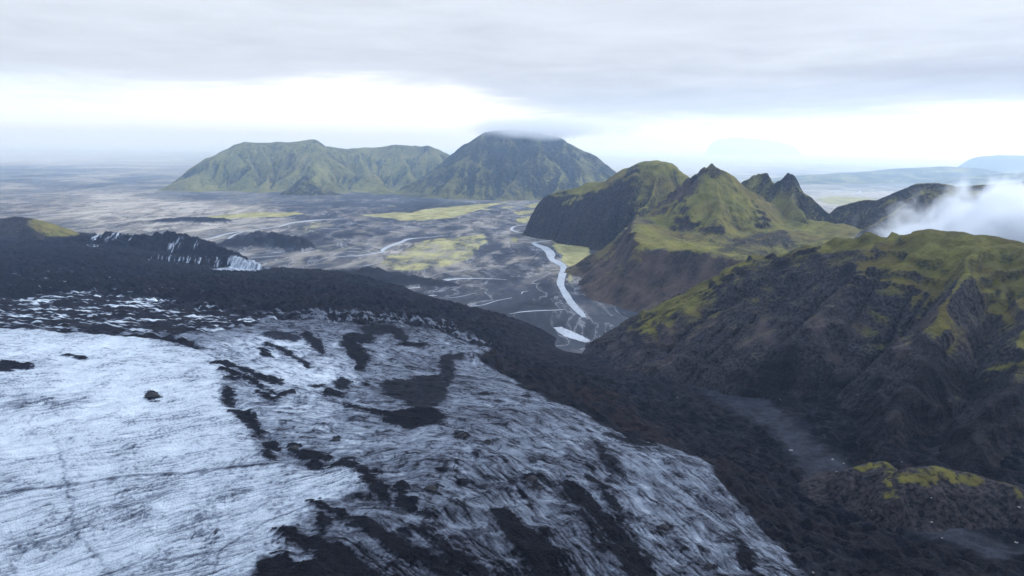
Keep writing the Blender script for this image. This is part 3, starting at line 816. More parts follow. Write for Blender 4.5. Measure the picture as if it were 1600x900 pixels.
sc_loc = np.clip((Y + 200) / 900, 0.5, 2.0)
ex = 7 * sc_loc * n30 + 3.0 * n8; ey = 9 * sc_loc * fbm(X / 30 + 40, Y / 30, 151, 4) + 3.0 * fbm(X / 8 + 9, Y / 8, 155, 2)
ice = sstep(poly_sdf(X + ex, Y + ey, on_ice(ICE), 60), 5, -5)
clean_d = poly_sdf(X + 0.35 * ex, Y + 0.35 * ey, on_ice(CLEAN), 150)
clean = sstep(clean_d + 5 * n8 + 3 * n3, 4, -6)
shiny = sstep(poly_sdf(X + 2 * ex, Y + 2 * ey, on_ice(SHINY), 80), 40, -30)
dirt_ctrl = [(450, 540, .25), (480, 590, .22), (450, 650, .22), (400, 640, .25), (560, 690, .28), (640, 700, .40), (520, 750, .24), (620, 660, .46), (560, 560, .36), (650, 530, .48), (700, 530, .46), (730, 600, .50), (760, 640, .50),
             (820, 680, .44), (880, 720, .46), (850, 640, .44), (940, 720, .46), (1000, 720, .42), (1060, 730, .40), (900, 780, .44), (980, 800, .40), (1040, 860, .42), (1100, 800, .50), (1150, 860, .48), (1200, 870, .40),
             (800, 800, .46), (840, 820, .42), (720, 830, .48), (650, 830, .48), (540, 830, .46), (700, 740, .46), (640, 570, .50), (600, 610, .5), (480, 810, .4), (620, 880, .55), (780, 870, .55), (1080, 880, .5), (470, 515, .5), (600, 510, .6)]
num = np.zeros(X.shape); den = np.zeros(X.shape)
for a, b, v in dirt_ctrl:
    c = on_ice([(a, b)])[0]; w = 1.0 / ((X - c[0]) ** 2 + (Y - c[1]) ** 2 + 600) ** 1.4
    num += w * v; den += w
dirt = num / den
soil_clean = 0.15 + 0.10 * n120 + 0.11 * n30 + 0.006 * L2 + 0.005 * L1 + 0.05 * n3 + 0.13 * sstep(n3 + 0.7 * n8 + 0.9 * n30, 0.34, 0.6) + 0.32 * CR_A * (0.5 + 0.5 * sstep(n120, -0.3, 0.2)) + 0.28 * CR_B * sstep(n30 + n120, -0.3, 0.3) + 0.07 * n8
soil_clean += 0.10 * sstep(clean_d, -60, 0) * (0.5 + 0.5 * L2 * 0.4)
soil_clean += 0.06 * sstep(Y, 620, 420)                                        # more open cracks towards the lower ice
grime = on_ice(ellipse(60, 628, 110, 16, -4)); soil_clean += 0.20 * sstep(poly_sdf(X + 3 * ex, Y + 3 * ey, grime, 60), 25, -30) * (0.6 + 0.4 * L2)
soil_dirty = dirt + 0.065 + 0.03 * L5 * sstep(X, -50, 150) + 0.14 * sstep(n3 + 0.7 * n8 + 0.6 * n30, 0.30, 0.55) - 0.09 * sstep(n3 - 0.7 * n8, 0.30, 0.6) + 0.010 * L2 + 0.008 * L1 + 0.022 * L4 + 0.09 * n30 + 0.08 * n120 + 0.25 * CR_A + 0.24 * CR_B * sstep(n30 + 0.5 * n120, -0.25, 0.25) + 0.07 * n8 + 0.06 * n3
soil_dirty += 0.20 * sstep(fbm(X / 18 + 0.2 * L4, Y / 18, 193, 4) + 0.1 * L2, 0.12, 0.4)
soil_dirty -= 0.10 * shiny
soil = soil_clean * clean + soil_dirty * (1 - clean)
for pts, w, s in SLOT:
    wob = np.array(pts, float)
    d = poly_sdf(X + 3.0 * n8 + .3 * ex, Y + 3.0 * n8 + .3 * ey, on_ice(stroke(pts, w)), 10)
    soil = soil + 0.75 * s * sstep(d + 1.2 * n3 + 1.0 * n8, 1.6, -1.4) * np.clip(0.75 + 0.9 * n8 + 0.5 * n30, 0, 1.2)
black = np.zeros(X.shape); halo = np.zeros(X.shape)
for poly, s in DARK:
    P_ = on_ice(poly); d = poly_sdf(X + 0.45 * ex, Y + 0.45 * ey, P_, 25)
    k = sstep(d + 1.2 * L1 + 1.2 * L2 + 5.0 * n8 + 2.5 * n3, 1.8, -0.8) * (1 - 0.22 * sstep(n3 + n8, 0.25, 0.6))
    halo = np.maximum(halo, (abs(s) if s > 0 else 0) * sstep(d + 9 * n30 + 2.0 * L2, 16, 0))
    black = np.maximum(black, s * k) if s > 0 else black * (1 + s * k)
dots = tile(X / 5.5 + 77, Y / 5.5 + 31)
black = np.maximum(black, 0.9 * sstep(dots + 0.06 * n30, 0.955, 0.985) * (1 - clean) * ice)
soil = soil + 0.10 * halo * (1 - clean * 0.6) * sstep(L1 + 2 * n8, -1.2, 1.2)
soil = soil * (1 - black) + black * (0.9 + 0.08 * n8)
# rubble-covered ice: a little clean ice shows in thin bands, more of it towards the left
mor = 0.95 + 0.09 * n8
lb = on_ice([(-320, 470), (0, 468), (120, 455), (260, 470), (330, 490), (420, 498), (330, 519), (275, 522), (220, 525), (0, 514), (-320, 512)])
left_zone = sstep(poly_sdf(X + 3 * ex, Y + 3 * ey, lb, 160), 60, -50)
band = fbm(X / 95 + 0.4 * n30, Y / 24, 161, 4) + 0.12 * L2
mor = mor - 0.68 * sstep(band + 0.02, 0.12, 0.30) * left_zone
lb2 = on_ice([(-320, 425), (0, 425), (120, 420), (240, 440), (330, 470), (400, 480), (300, 500), (0, 500), (-320, 500)])
mor = mor - 0.5 * sstep(band + 0.1 * n8, 0.40, 0.52) * sstep(poly_sdf(X, Y, lb2, 160), 80, -50)
lip = sstep(poly_sdf(X + 2 * ex, Y + 2 * ey, on_ice([(330, 518), (420, 490), (560, 490), (700, 505), (760, 540), (640, 520), (500, 512)]), 60), 30, -10)
mor = mor - 0.42 * sstep(band + 0.12 * L4, 0.05, 0.3) * lip
soil = soil * ice + mor * (1 - ice)

# --- relief
hum = fbm(X / 55, Y / 55, 171, 5, 0.55, ridged=True) ; hum2 = fbm(X / 14, Y / 14, 175, 4, 0.55)
amp = sstep(Y, 600, 1500)
valley = sstep(poly_sdf(X, Y, [at_z(a, b, z) for a, b, z in [(880, 540, 0), (960, 545, 0), (1100, 580, 50), (1200, 620, 72), (1300, 700, 100), (1420, 780, 120), (1600, 850, 138), (1600, 890, 140), (1400, 830, 122), (1280, 770, 105), (1190, 670, 76), (1080, 612, 50), (950, 560, 5)]], 60) + 12 * n30 + 5 * n8, 8, -14)
flat = [at_z(a, b, 0)[:2] for a, b in [(866, 506), (900, 497), (990, 503), (978, 540), (930, 544), (905, 540), (885, 530)]]
flat_d = poly_sdf(X, Y, flat, 160)
Zg = np.maximum(B, snout)
mor_h = (4 + 10 * amp) * hum + (3.0 + 2 * amp) * hum2 + 1.6 * n8 * (1 + amp) + 1.3 * L4 - 3.0 - 2.5 * amp
ice_h = 3.0 * n120 + 1.8 * n30 + 0.12 * L2 - 0.8 * CR_A - 0.6 * CR_B + 0.40 * n8 + 0.12 * L4 + (0.22 + 0.25 * (1 - clean)) * L6 + 0.18 * n3
Zg = Zg + np.where(B > snout, 1, 0.6) * mor_h * (0.15 + 0.85 * sstep(flat_d, 0, 150)) * (0.4 + 0.6 * sstep(B, 15, 75)) * (1 - 0.6 * left_zone) * (1 - ice) * (1 - 0.85 * valley) * sstep(np.maximum(B, snout), -6, 12) + ice_h * ice
Zg = Zg - (np.maximum(Zg, -7) + 7) * sstep(flat_d + 6 * n30, 14, -6) * (Zg > -7)
Zg = Zg + 2.2 * black * ice * (0.5 + hum2) + 2.5 * sstep(clean_d, 12, -2) * ice * sstep(clean_d, -60, -5)
# the outwash channel between the moraine and the hill is gravel
gravel = valley * (1 - ice)
soil = soil * (1 - gravel) + gravel * (0.765 + 0.06 * n30 + 0.05 * n8)
brown = np.clip(0.25 + 0.9 * n120, 0, 1) * (1 - ice)
bz = on_ice([(880, 600), (960, 610), (1040, 680), (1060, 700), (1000, 680), (930, 640)])
brown = np.maximum(brown, sstep(poly_sdf(X + 2 * ex, Y + 2 * ey, bz, 60), 20, -10))
# bare ice in the walls of the snout
zx, zy = slope_of(X, Y, Zg)
CLIFF_ICE = [((-40, 0), 0)]
def snout_px(poly, Yd):
    return [at_depth(a, b, Yd)[:2] for a, b in poly]
wall = sstep(zy, 0.30, 0.62) * (Y > 2100) * (Y < 2330) * (X > at_depth(225, 410, 2250)[0])
vert = fbm(X / 7, Y / 60, 181, 4)
low = sstep(Zg, 68, 40)
soil = soil - 0.55 * wall * low * sstep(vert, -0.05, 0.25) - 0.18 * wall * sstep(vert, 0.1, 0.3)
xr0 = at_depth(355, 415, 2230)[0]; xr1 = at_depth(412, 415, 2230)[0]
bright = sstep(X + 8 * n30 * 2, xr0 - 5, xr0 + 14) * sstep(X, xr1 + 25, xr1 - 5) * (Y > 2080) * (Y < 2320) * sstep(Zg, 8, 18)
soil = soil * (1 - 0.95 * bright) + np.clip(0.30 - 0.5 * vert + 0.25 * n8, 0.12, 0.8) * 0.95 * bright
for (a, b, Yd, rx, ry) in [(155, 369, 2700, 14, 60), (180, 370, 2700, 26, 60), (207, 374, 2670, 8, 50), (275, 385, 2560, 26, 40), (310, 388, 2540, 8, 40), (140, 386, 2560, 50, 40)]:
    c = at_depth(a, b, Yd); e_ = ((X - c[0]) / rx) ** 2 + ((Y - c[1]) / ry) ** 2
    soil = soil - 0.75 * sstep(e_, 1.6, 0.3) * sstep(vert + 0.15 * n8, -0.1, 0.2) * sstep(np.abs(zx) + np.abs(zy), 0.2, 0.5)
soil = np.clip(soil, 0, 1)
Z_G = Zg
ice_v = (poly_sdf(X + ex * 0.5, Y + ey * 0.5, on_ice(ICE), 60) < 6)
keep_ice = ice_v[:-1, :-1] | ice_v[1:, :-1] | ice_v[:-1, 1:] | ice_v[1:, 1:]
brown = brown - 1.0 * (ice > 0.5)
vis = (Zg > -7); vis = vis[:-1, :-1] | vis[1:, 1:] | vis[1:, :-1] | vis[:-1, 1:]
describe(grid_ob('glacier', X, Y, Zg, M_ICE, dict(soil=soil, brown=brown), keep_ice), 'broad glacier tongue of white and ash-streaked grey ice cut by black slots', 'glacier', 'structure')
describe(grid_ob('moraine', X, Y, Zg, M_ICE, dict(soil=soil, brown=brown), ~keep_ice & vis), 'black rubble-covered moraine curving round the edge of the glacier', 'moraine', 'structure')


def ground_g(x, y):
    return G_TPS(np.asarray(x, float), np.asarray(y, float))


# ------------------------------------------------------------------ MOUNTAINS AND HILLS
def land(name, label, category, mat, box, cell, ridges, seed, K=0.03, its=8, warp=(25, 90), rough=(10, 60), up_f=2, moss=None, tone=None, extra=None, fine=(1.5, 9), base=-4.0, kind='structure', cut=-6.0, diff=0.05, ctrl=None, tctrl=None, terr=None, horns=()):
    x0, x1, y0, y1 = box
    nx = int((x1 - x0) / cell) + 1; ny = int((y1 - y0) / cell) + 1
    xs = np.linspace(x0, x1, nx); ys = np.linspace(y0, y1, ny); X, Y = np.meshgrid(xs, ys)
    wa, wl = warp
    WX = X + wa * fbm(X / wl, Y / wl, seed, 4); WY = Y + wa * fbm(X / wl, Y / wl, seed + 9, 4)
    h = ridge_field(WX, WY, ridges)
    if extra is not None: h = extra(X, Y, h)
    h = h + rough[0] * fbm(X / rough[1], Y / rough[1], seed + 21, 5, 0.52) * sstep(h, -10, rough[0] * 3 + 5)
    h0 = h.copy()
    h, A = erode(h, cell, K, its, diff, base)
    if terr:
        per, am = terr                                       # rock benches: ledges at uneven heights
        q = h / per + 1.6 * fbm(X / 150, Y / 150, seed + 51, 3) + 0.5 * fbm(X / 40, Y / 40, seed + 55, 3)
        fr = q - np.floor(q)
        h = h + am * per * (sstep(fr, 0.25, 0.75) - fr) * sstep(fbm(X / 110, Y / 110, seed + 61, 3), -0.35, 0.15) * sstep(h, 0, 20)
    for hx, hy, hY, rad, hh in horns:                        # bare rock horns on the crest
        c = at_depth(hx, hy, hY); e_ = np.hypot((X - c[0]) * (1 + .4 * fbm(X / 14, Y / 14, seed + 71, 2)), (Y - c[1]) * 0.8) / rad
        h = h + hh * np.clip(1 - e_ ** 2.6, 0, 1) * (1 + 0.5 * fbm(X / 12, Y / 12, seed + 73, 2))
    Xf = upsample(X, up_f); Yf = upsample(Y, up_f); Zf = upsample(h, up_f); Af = upsample(A, up_f)
    zx, zy = slope_of(Xf, Yf, Zf); sl_ = np.sqrt(zx ** 2 + zy ** 2)
    steep = sstep(sl_, 0.5, 1.3)
    Zf = Zf + fine[0] * fbm(Xf / fine[1], Yf / fine[1], seed + 33, 4, 0.55, ridged=True) * (0.35 + 0.9 * steep)
    n_ = fbm(Xf / (cell * 14), Yf / (cell * 14), seed + 41, 4)
    cx = dict(x=Xf, y=Yf, z=Zf, slope=blur(sl_, 2), flow=Af, n=n_, zx=blur(zx, 2), zy=blur(zy, 2))
    def at_grid(x, y):
        i = np.clip((x - x0) / (x1 - x0) * (Zf.shape[1] - 1), 0, Zf.shape[1] - 1).astype(int); j = np.clip((y - y0) / (y1 - y0) * (Zf.shape[0] - 1), 0, Zf.shape[0] - 1).astype(int)
        inside = (x > x0) & (x < x1) & (y > y0) & (y < y1)
        return np.where(inside, Zf[j, i], -60)
    for key, ct in (('m', ctrl), ('t', tctrl)):
        if not ct: continue
        C = np.array(ct, float); q = hit(C[:, 0], C[:, 1], at_grid)
        num = np.zeros(Xf.shape, f32); den = np.zeros(Xf.shape, f32)
        for (hx, hy), v in zip(q, C[:, 2]):
            w = 1.0 / (((Xf - hx) ** 2 + ((Yf - hy) * 0.8) ** 2 + 300.0 * (cell / 3.2) ** 2)) ** 1.6 * 1e4
            num += w * v; den += w
        cx[key] = num / den
    a = dict(moss=np.clip(moss(cx), 0, 1), tone=np.clip(tone(cx), -0.6, 1))
    vis = Zf > cut
    vis = vis[:-1, :-1] | vis[1:, 1:] | vis[1:, :-1] | vis[:-1, 1:]
    return describe(grid_ob(name, Xf, Yf, Zf, mat, a, vis), label, category, kind)


NEAR_MOSS = ((0.085, 0.082, 0.020), (0.150, 0.142, 0.030))
M_NEAR = mat_land('moss_and_black_rock', (0.068, 0.062, 0.018), (0.125, 0.113, 0.030), (0.007, 0.007, 0.009), (0.050, 0.044, 0.047), (0.085, 0.066, 0.065), 1.0, 3.2)
M_MID = mat_land('moss_and_brown_tuff', (0.115, 0.108, 0.034), (0.200, 0.180, 0.052), (0.010, 0.010, 0.011), (0.052, 0.044, 0.043), (0.092, 0.068, 0.060), 0.55, 4.0)
M_FAR = mat_land('grassy_far_mountain', (0.150, 0.155, 0.050), (0.320, 0.295, 0.105), (0.012, 0.013, 0.015), (0.060, 0.056, 0.052), (0.14, 0.115, 0.075), 0.16, 14.0)


def P(px, py, Y):
    return at_depth(px, py, Y)


# near hill with the fog lying behind its crest
NEAR_M = [(1180, 395, .7), (1250, 383, .95), (1320, 377, .95), (1380, 369, .9), (1480, 364, .95), (1580, 379, .9), (1200, 420, .12), (1280, 405, .08), (1340, 400, .2), (1300, 440, .08), (1200, 470, .15), (1140, 470, .1),
          (1400, 400, .72), (1450, 400, .85), (1520, 400, .85), (1580, 400, .8), (1420, 440, .65), (1480, 440, .78), (1540, 450, .62), (1590, 450, .65), (1380, 470, .45), (1440, 480, .5), (1500, 480, .42), (1560, 500, .55), (1480, 515, .7),
          (1510, 525, .62), (1400, 500, .22), (1330, 490, .15), (1260, 500, .1), (1200, 510, .2), (1590, 550, .55), (1580, 590, .15), (1120, 432, .85), (1090, 452, .5), (1050, 482, .7), (1020, 502, .68), (1005, 517, .5), (960, 545, -.3), (925, 545, -.4), (895, 555, -.4), (980, 535, .1), (1100, 490, .25),
          (1060, 502, .3), (1150, 500, .15), (1000, 550, -.1), (1100, 540, .0), (1200, 550, .1), (1300, 560, .0), (1400, 560, .0), (1500, 570, -.1), (1200, 620, -.3), (1350, 620, -.3), (1500, 650, -.3), (1590, 650, -.3), (1400, 680, -.3), (1100, 580, -.3)]
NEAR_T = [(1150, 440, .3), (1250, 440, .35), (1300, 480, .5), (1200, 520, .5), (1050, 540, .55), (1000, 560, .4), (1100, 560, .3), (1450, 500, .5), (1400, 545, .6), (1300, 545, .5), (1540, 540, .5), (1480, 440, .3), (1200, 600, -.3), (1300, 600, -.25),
          (1400, 620, -.15), (1500, 600, -.3), (1560, 650, -.2), (1350, 680, -.2), (1250, 630, -.1), (1330, 600, -.05), (1450, 680, -.3), (1240, 400, -.1), (1300, 410, -.1), (1180, 420, .0)]  # negative values put valley shade into the dark rock colour of the lower face


def near_moss(c):
    flat = 1 - sstep(c['slope'], 0.6, 1.35)
    return 1.15 * c['m'] - 0.06 + 0.45 * (flat - 0.5) + 0.32 * c['n'] - 0.09 * sstep(c['flow'], 2, 5)


land('hill', 'near dark hillside with a moss-green crest and black, shade-darkened lower cliffs, fog behind its top', 'hill', M_NEAR, (120, 1400, 440, 1900), 3.5,
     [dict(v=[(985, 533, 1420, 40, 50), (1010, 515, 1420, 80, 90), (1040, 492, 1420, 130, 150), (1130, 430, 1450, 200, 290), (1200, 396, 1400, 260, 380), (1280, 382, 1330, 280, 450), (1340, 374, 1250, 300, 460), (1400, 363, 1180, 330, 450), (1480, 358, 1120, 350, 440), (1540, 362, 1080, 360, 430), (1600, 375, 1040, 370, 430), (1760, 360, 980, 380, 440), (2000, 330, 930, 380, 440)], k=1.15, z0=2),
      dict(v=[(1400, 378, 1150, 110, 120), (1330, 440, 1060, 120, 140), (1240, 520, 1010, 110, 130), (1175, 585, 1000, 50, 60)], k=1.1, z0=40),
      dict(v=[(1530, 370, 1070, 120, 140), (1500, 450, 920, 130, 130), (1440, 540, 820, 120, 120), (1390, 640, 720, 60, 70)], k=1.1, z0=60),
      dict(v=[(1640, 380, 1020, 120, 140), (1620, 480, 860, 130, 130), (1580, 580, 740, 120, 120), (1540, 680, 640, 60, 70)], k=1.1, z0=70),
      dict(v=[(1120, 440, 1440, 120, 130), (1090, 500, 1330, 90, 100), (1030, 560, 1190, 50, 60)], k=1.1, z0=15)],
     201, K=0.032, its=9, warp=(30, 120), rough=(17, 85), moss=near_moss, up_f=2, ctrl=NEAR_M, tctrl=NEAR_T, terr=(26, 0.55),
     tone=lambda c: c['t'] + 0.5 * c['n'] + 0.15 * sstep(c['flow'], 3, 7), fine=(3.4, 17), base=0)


# plateau with brown cliffs and the pointed green peak behind it
MID_M = [(1110, 275, .55), (1075, 290, .0), (1040, 310, .0), (1000, 345, .1), (1150, 290, .95), (1110, 300, .95), (1160, 320, 1), (1100, 325, 1.05), (1200, 330, .65), (1230, 320, .4), (1050, 340, .75), (1010, 370, .75), (1040, 385, .75), (1080, 395, .75),
         (1000, 385, .65), (1060, 350, .35), (1070, 360, .05), (1110, 362, .3), (1140, 350, .75), (1100, 385, .65), (1130, 390, .2), (1160, 375, .05), (1200, 370, .05), (1090, 370, .25), (1180, 350, .5), (1200, 345, .3), (960, 370, .2), (930, 390, .3),
         (950, 420, -.2), (1000, 430, -.2), (1080, 430, -.2), (960, 470, -.2), (1050, 460, -.2), (910, 450, .0), (1020, 410, .0)]
HEAD_M = [(870, 300, .55), (920, 288, .85), (955, 280, .6), (880, 320, .3), (900, 330, -.1), (850, 350, -.1), (930, 340, -.1), (950, 310, -.1), (985, 275, .2), (1010, 258, .65), (1040, 262, .75), (1000, 290, .7), (1040, 285, .8), (1000, 310, .55), (960, 345, .3),
          (940, 365, .2), (985, 330, .3), (1020, 300, .7)]
HORN_M = [(1195, 274, .15), (1235, 278, .0), (1200, 290, .85), (1180, 285, .7), (1220, 310, .9), (1260, 320, .5), (1230, 340, .9), (1290, 340, .4), (1250, 300, .5)]


def ctrl_moss(c):
    flat = 1 - sstep(c['slope'], 0.75, 1.5)
    return c['m'] + 0.08 + 0.40 * (flat - 0.55) + 0.28 * c['n']


def plateau(X, Y, h):
    pl = [P(985, 352, 2420), P(988, 368, 2250), P(992, 384, 2120), P(1002, 402, 1990), P(1062, 406, 1880), P(1132, 410, 1760), P(1200, 395, 1700), P(1330, 380, 1750), P(1400, 360, 2100), P(1300, 345, 2500), P(1150, 330, 2600), P(1000, 345, 2500)]
    d = poly_sdf(X + 26 * fbm(X / 70, Y / 70, 301, 4), Y + 26 * fbm(X / 70, Y / 70, 305, 4), [p[:2] for p in pl], 400)
    top = 150 + 22 * fbm(X / 160, Y / 160, 309, 4) - 20 * sstep(d, -10, -200) + 25 * sstep(Y, 1900, 2350)
    # a cliff at the rim, then a scree slope down to the river
    face = top * np.where(d < 0, 1, np.clip(1 - np.minimum(d, 55) / 55 * 0.55 - np.maximum(d - 55, 0) / 115 * 0.45, -0.3, 1))
    return np.maximum(h, face)


land('mountain', 'pointed moss-green peak with a rocky crest above a plateau edged by brown cliffs', 'mountain', M_MID, (120, 1350, 1480, 3000), 5.0,
     [dict(v=[(928, 404, 2340, 55, 80), (940, 388, 2380, 80, 120), (985, 358, 2450, 110, 160), (1035, 310, 2520, 150, 200), (1062, 290, 2540, 190, 260), (1085, 272, 2530, 230, 300), (1108, 256, 2500, 260, 330), (1122, 258, 2500, 280, 330), (1145, 274, 2520, 280, 330), (1185, 305, 2560, 250, 300), (1240, 335, 2620, 230, 260), (1300, 352, 2650, 180, 200)], k=0.95, z0=20),
      dict(v=[(1118, 262, 2490, 160, 170), (1125, 310, 2380, 190, 190), (1120, 345, 2250, 140, 140)], k=0.9, z0=60)],
     241, K=0.035, its=9, warp=(20, 110), rough=(9, 75), extra=plateau, moss=ctrl_moss, ctrl=MID_M, terr=(34, 0.35), horns=[(1112, 256, 2500, 12, 10), (1098, 263, 2510, 14, 9), (1085, 271, 2520, 12, 7), (1072, 282, 2530, 13, 9), (1060, 291, 2535, 12, 7), (1047, 301, 2525, 12, 8)], tone=lambda c: 0.40 + 0.5 * c['n'] + 0.2 * sstep(c['flow'], 3, 7) + 0.25 * sstep(c['x'], 900, 350), fine=(2.4, 13))


land('mountain', 'rounded headland with a dark cliff face and a blunt grassy dome above the river bend', 'mountain', M_MID, (0, 1150, 2500, 3900), 5.5,
     [dict(v=[(862, 303, 3330, 170, 110), (885, 297, 3330, 180, 190), (925, 286, 3300, 190, 260), (957, 281, 3200, 190, 300), (985, 262, 3150, 220, 300), (1004, 253, 3120, 230, 280), (1024, 250, 3100, 250, 280), (1040, 254, 3090, 250, 280), (1058, 268, 3060, 230, 260), (1072, 284, 3020, 210, 220), (1110, 318, 2960, 160, 170)], k=1.7, z0=0),
      dict(v=[(985, 266, 3120, 60, 60), (965, 310, 2980, 80, 80), (945, 345, 2880, 70, 60)], k=1.0, z0=0),
      dict(v=[(1030, 258, 3080, 120, 120), (1020, 300, 2900, 140, 120), (990, 340, 2750, 130, 110), (960, 372, 2620, 90, 90)], k=1.0, z0=0)],
     271, K=0.035, its=9, warp=(24, 120), rough=(12, 90), moss=ctrl_moss, ctrl=HEAD_M, terr=(40, 0.3), tone=lambda c: 0.25 + 0.5 * c['n'], fine=(3.0, 16))

land('mountain', 'jagged dark ridge with two rocky horns right of the pointed green peak', 'mountain', M_MID, (650, 1900, 2150, 3300), 5.5,
     [dict(v=[(1130, 300, 2900, 150, 200), (1165, 279, 2860, 170, 220), (1180, 273, 2840, 180, 230), (1196, 269, 2800, 180, 230), (1213, 280, 2760, 170, 220), (1226, 274, 2720, 170, 220), (1234, 270, 2700, 180, 220), (1244, 275, 2690, 180, 220), (1256, 296, 2670, 170, 200), (1282, 317, 2640, 150, 170), (1306, 336, 2600, 120, 130)], k=0.95, z0=0),
      dict(v=[(1238, 274, 2690, 110, 110), (1240, 310, 2560, 130, 130), (1265, 345, 2430, 100, 100)], k=0.95, z0=0)],
     291, K=0.035, its=8, warp=(16, 70), rough=(14, 45), moss=ctrl_moss, ctrl=HORN_M, horns=[(1195, 270, 2800, 30, 8), (1181, 273, 2840, 20, 7), (1227, 272, 2710, 15, 9), (1237, 271, 2690, 20, 10), (1246, 277, 2690, 14, 7)], tone=lambda c: 0.1 + 0.3 * c['n'], fine=(3.0, 16))

land('hill', 'long dark ridge behind the drifting fog, with a shallow mossy top', 'hill', M_MID, (750, 2500, 1650, 3200), 6.5,
     [dict(v=[(1290, 345, 2500, 150, 200), (1315, 318, 2500, 170, 230), (1335, 312, 2480, 180, 250), (1370, 309, 2440, 190, 260), (1400, 297, 2400, 220, 320), (1430, 285, 2380, 240, 340), (1465, 283, 2360, 260, 360), (1500, 288, 2340, 260, 360), (1545, 286, 2320, 270, 380), (1600, 280, 2300, 280, 400), (1700, 276, 2250, 280, 400), (1850, 280, 2200, 280, 400)], k=1.1, z0=0),
      dict(v=[(1440, 295, 2330, 150, 150), (1400, 325, 2150, 160, 160), (1350, 352, 2000, 130, 130)], k=1.1, z0=0),
      dict(v=[(1600, 290, 2250, 150, 150), (1560, 320, 2050, 160, 160), (1500, 352, 1850, 130, 130)], k=1.1, z0=0)],
     311, K=0.04, its=8, warp=(26, 120), rough=(12, 80), moss=lambda c: 0.30 + 0.35 * (1 - sstep(c['slope'], 0.45, 0.9)) + 0.3 * c['n'], tone=lambda c: 0.15 + 0.4 * c['n'], fine=(2.5, 16))

# far mountains across the plain
def far_moss(c):
    return 0.60 + 0.35 * (1 - sstep(c['slope'], 0.6, 1.0)) + 0.5 * c['n'] - 0.45 * sstep(c['flow'], 2.5, 5.5) - 0.2 * sstep(c['z'], 330, 480)


land('mountain', 'long flat-topped green mountain across the plain, with spurs and a small pyramid hill at its foot', 'mountain', M_FAR, (-3400, 300, 5300, 8600), 14.0,
     [dict(v=[(300, 272, 6200, 300, 350), (330, 250, 6400, 400, 480), (352, 230, 6600, 500, 600), (362, 221, 6700, 550, 700), (380, 219, 6750, 600, 800), (420, 220, 6800, 600, 850), (460, 217, 6800, 600, 850), (490, 217, 6800, 600, 900), (500, 226, 6850, 600, 800)], k=1.0, z0=0),
      dict(v=[(498, 224, 6850, 500, 750), (540, 229, 7100, 500, 800), (575, 228, 7200, 500, 800), (606, 225, 7200, 500, 800), (640, 227, 7150, 500, 800), (672, 224, 7100, 500, 750), (684, 228, 7050, 450, 700), (705, 245, 6900, 350, 500), (722, 262, 6750, 300, 350)], k=1.0, z0=0),
      dict(v=[(365, 224, 6650, 200, 200), (340, 262, 6250, 260, 260), (310, 292, 5950, 160, 160)], k=1.0, z0=0),
      dict(v=[(480, 222, 6700, 200, 200), (490, 250, 6450, 260, 260), (515, 280, 6150, 220, 220), (530, 298, 5950, 130, 130)], k=1.0, z0=0),
      dict(v=[(410, 222, 6700, 200, 200), (420, 255, 6350, 280, 280), (410, 290, 5980, 160, 160)], k=1.0, z0=0),
      dict(v=[(560, 232, 7050, 200, 200), (575, 262, 6500, 260, 260), (570, 275, 6250, 240, 240), (600, 296, 5950, 150, 150)], k=1.0, z0=0),
      dict(v=[(625, 232, 7000, 200, 200), (640, 268, 6500, 260, 200), (650, 295, 6100, 130, 130)], k=1.0, z0=0)],
     331, K=0.085, its=11, warp=(80, 330), rough=(36, 260), moss=far_moss, tone=lambda c: 0.3 + 0.5 * c['n'], fine=(6, 45), base=-2)

land('hill', 'small dark pyramid hill at the foot of the flat-topped mountain', 'hill', M_FAR, (-2300, -1300, 5200, 6300), 9.0,
     [dict(v=[(440, 305, 5600, 60, 70), (462, 285, 5700, 120, 150), (477, 272, 5750, 190, 210), (490, 282, 5750, 180, 190), (510, 297, 5700, 130, 130), (525, 303, 5650, 70, 70)], k=0.95, z0=0)],
     351, K=0.05, its=8, warp=(25, 140), rough=(10, 110), moss=lambda c: 0.42 + 0.4 * c['n'] - 0.1 * sstep(c['slope'], .6, 1), tone=lambda c: 0.2 + 0.4 * c['n'], fine=(4, 30), base=-2)

land('mountain', 'steep cone-shaped mountain with its top hidden in cloud', 'mountain', M_FAR, (-1400, 1900, 5000, 7900), 13.0,
     [dict(v=[(650, 296, 5700, 100, 120), (680, 280, 5850, 250, 300), (705, 252, 6050, 450, 560), (728, 232, 6150, 560, 750), (746, 212, 6200, 650, 850), (760, 204, 6250, 700, 900), (800, 200, 6300, 700, 950), (845, 205, 6300, 700, 950), (880, 214, 6250, 650, 900), (902, 228, 6200, 600, 850), (918, 236, 6150, 520, 750), (932, 250, 6100, 420, 650), (950, 272, 6050, 300, 420), (970, 292, 6000, 200, 250)], k=1.0, z0=0),
      dict(v=[(765, 208, 6200, 200, 200), (740, 255, 5850, 280, 280), (710, 295, 5550, 160, 160)], k=1.0, z0=0),
      dict(v=[(830, 205, 6250, 200, 200), (820, 250, 5800, 300, 300), (790, 292, 5450, 160, 160)], k=1.0, z0=0),
      dict(v=[(890, 222, 6150, 200, 200), (880, 262, 5800, 300, 300), (870, 292, 5450, 160, 160)], k=1.0, z0=0)],
     361, K=0.085, its=11, warp=(60, 300), rough=(24, 220), moss=lambda c: 0.36 + 0.3 * (1 - sstep(c['slope'], .55, 1.0)) + 0.45 * c['n'] - 0.25 * sstep(c['flow'], 3, 6) - 0.2 * sstep(c['z'], 250, 420), tone=lambda c: 0.35 + 0.5 * c['n'], fine=(7, 40), base=-2)

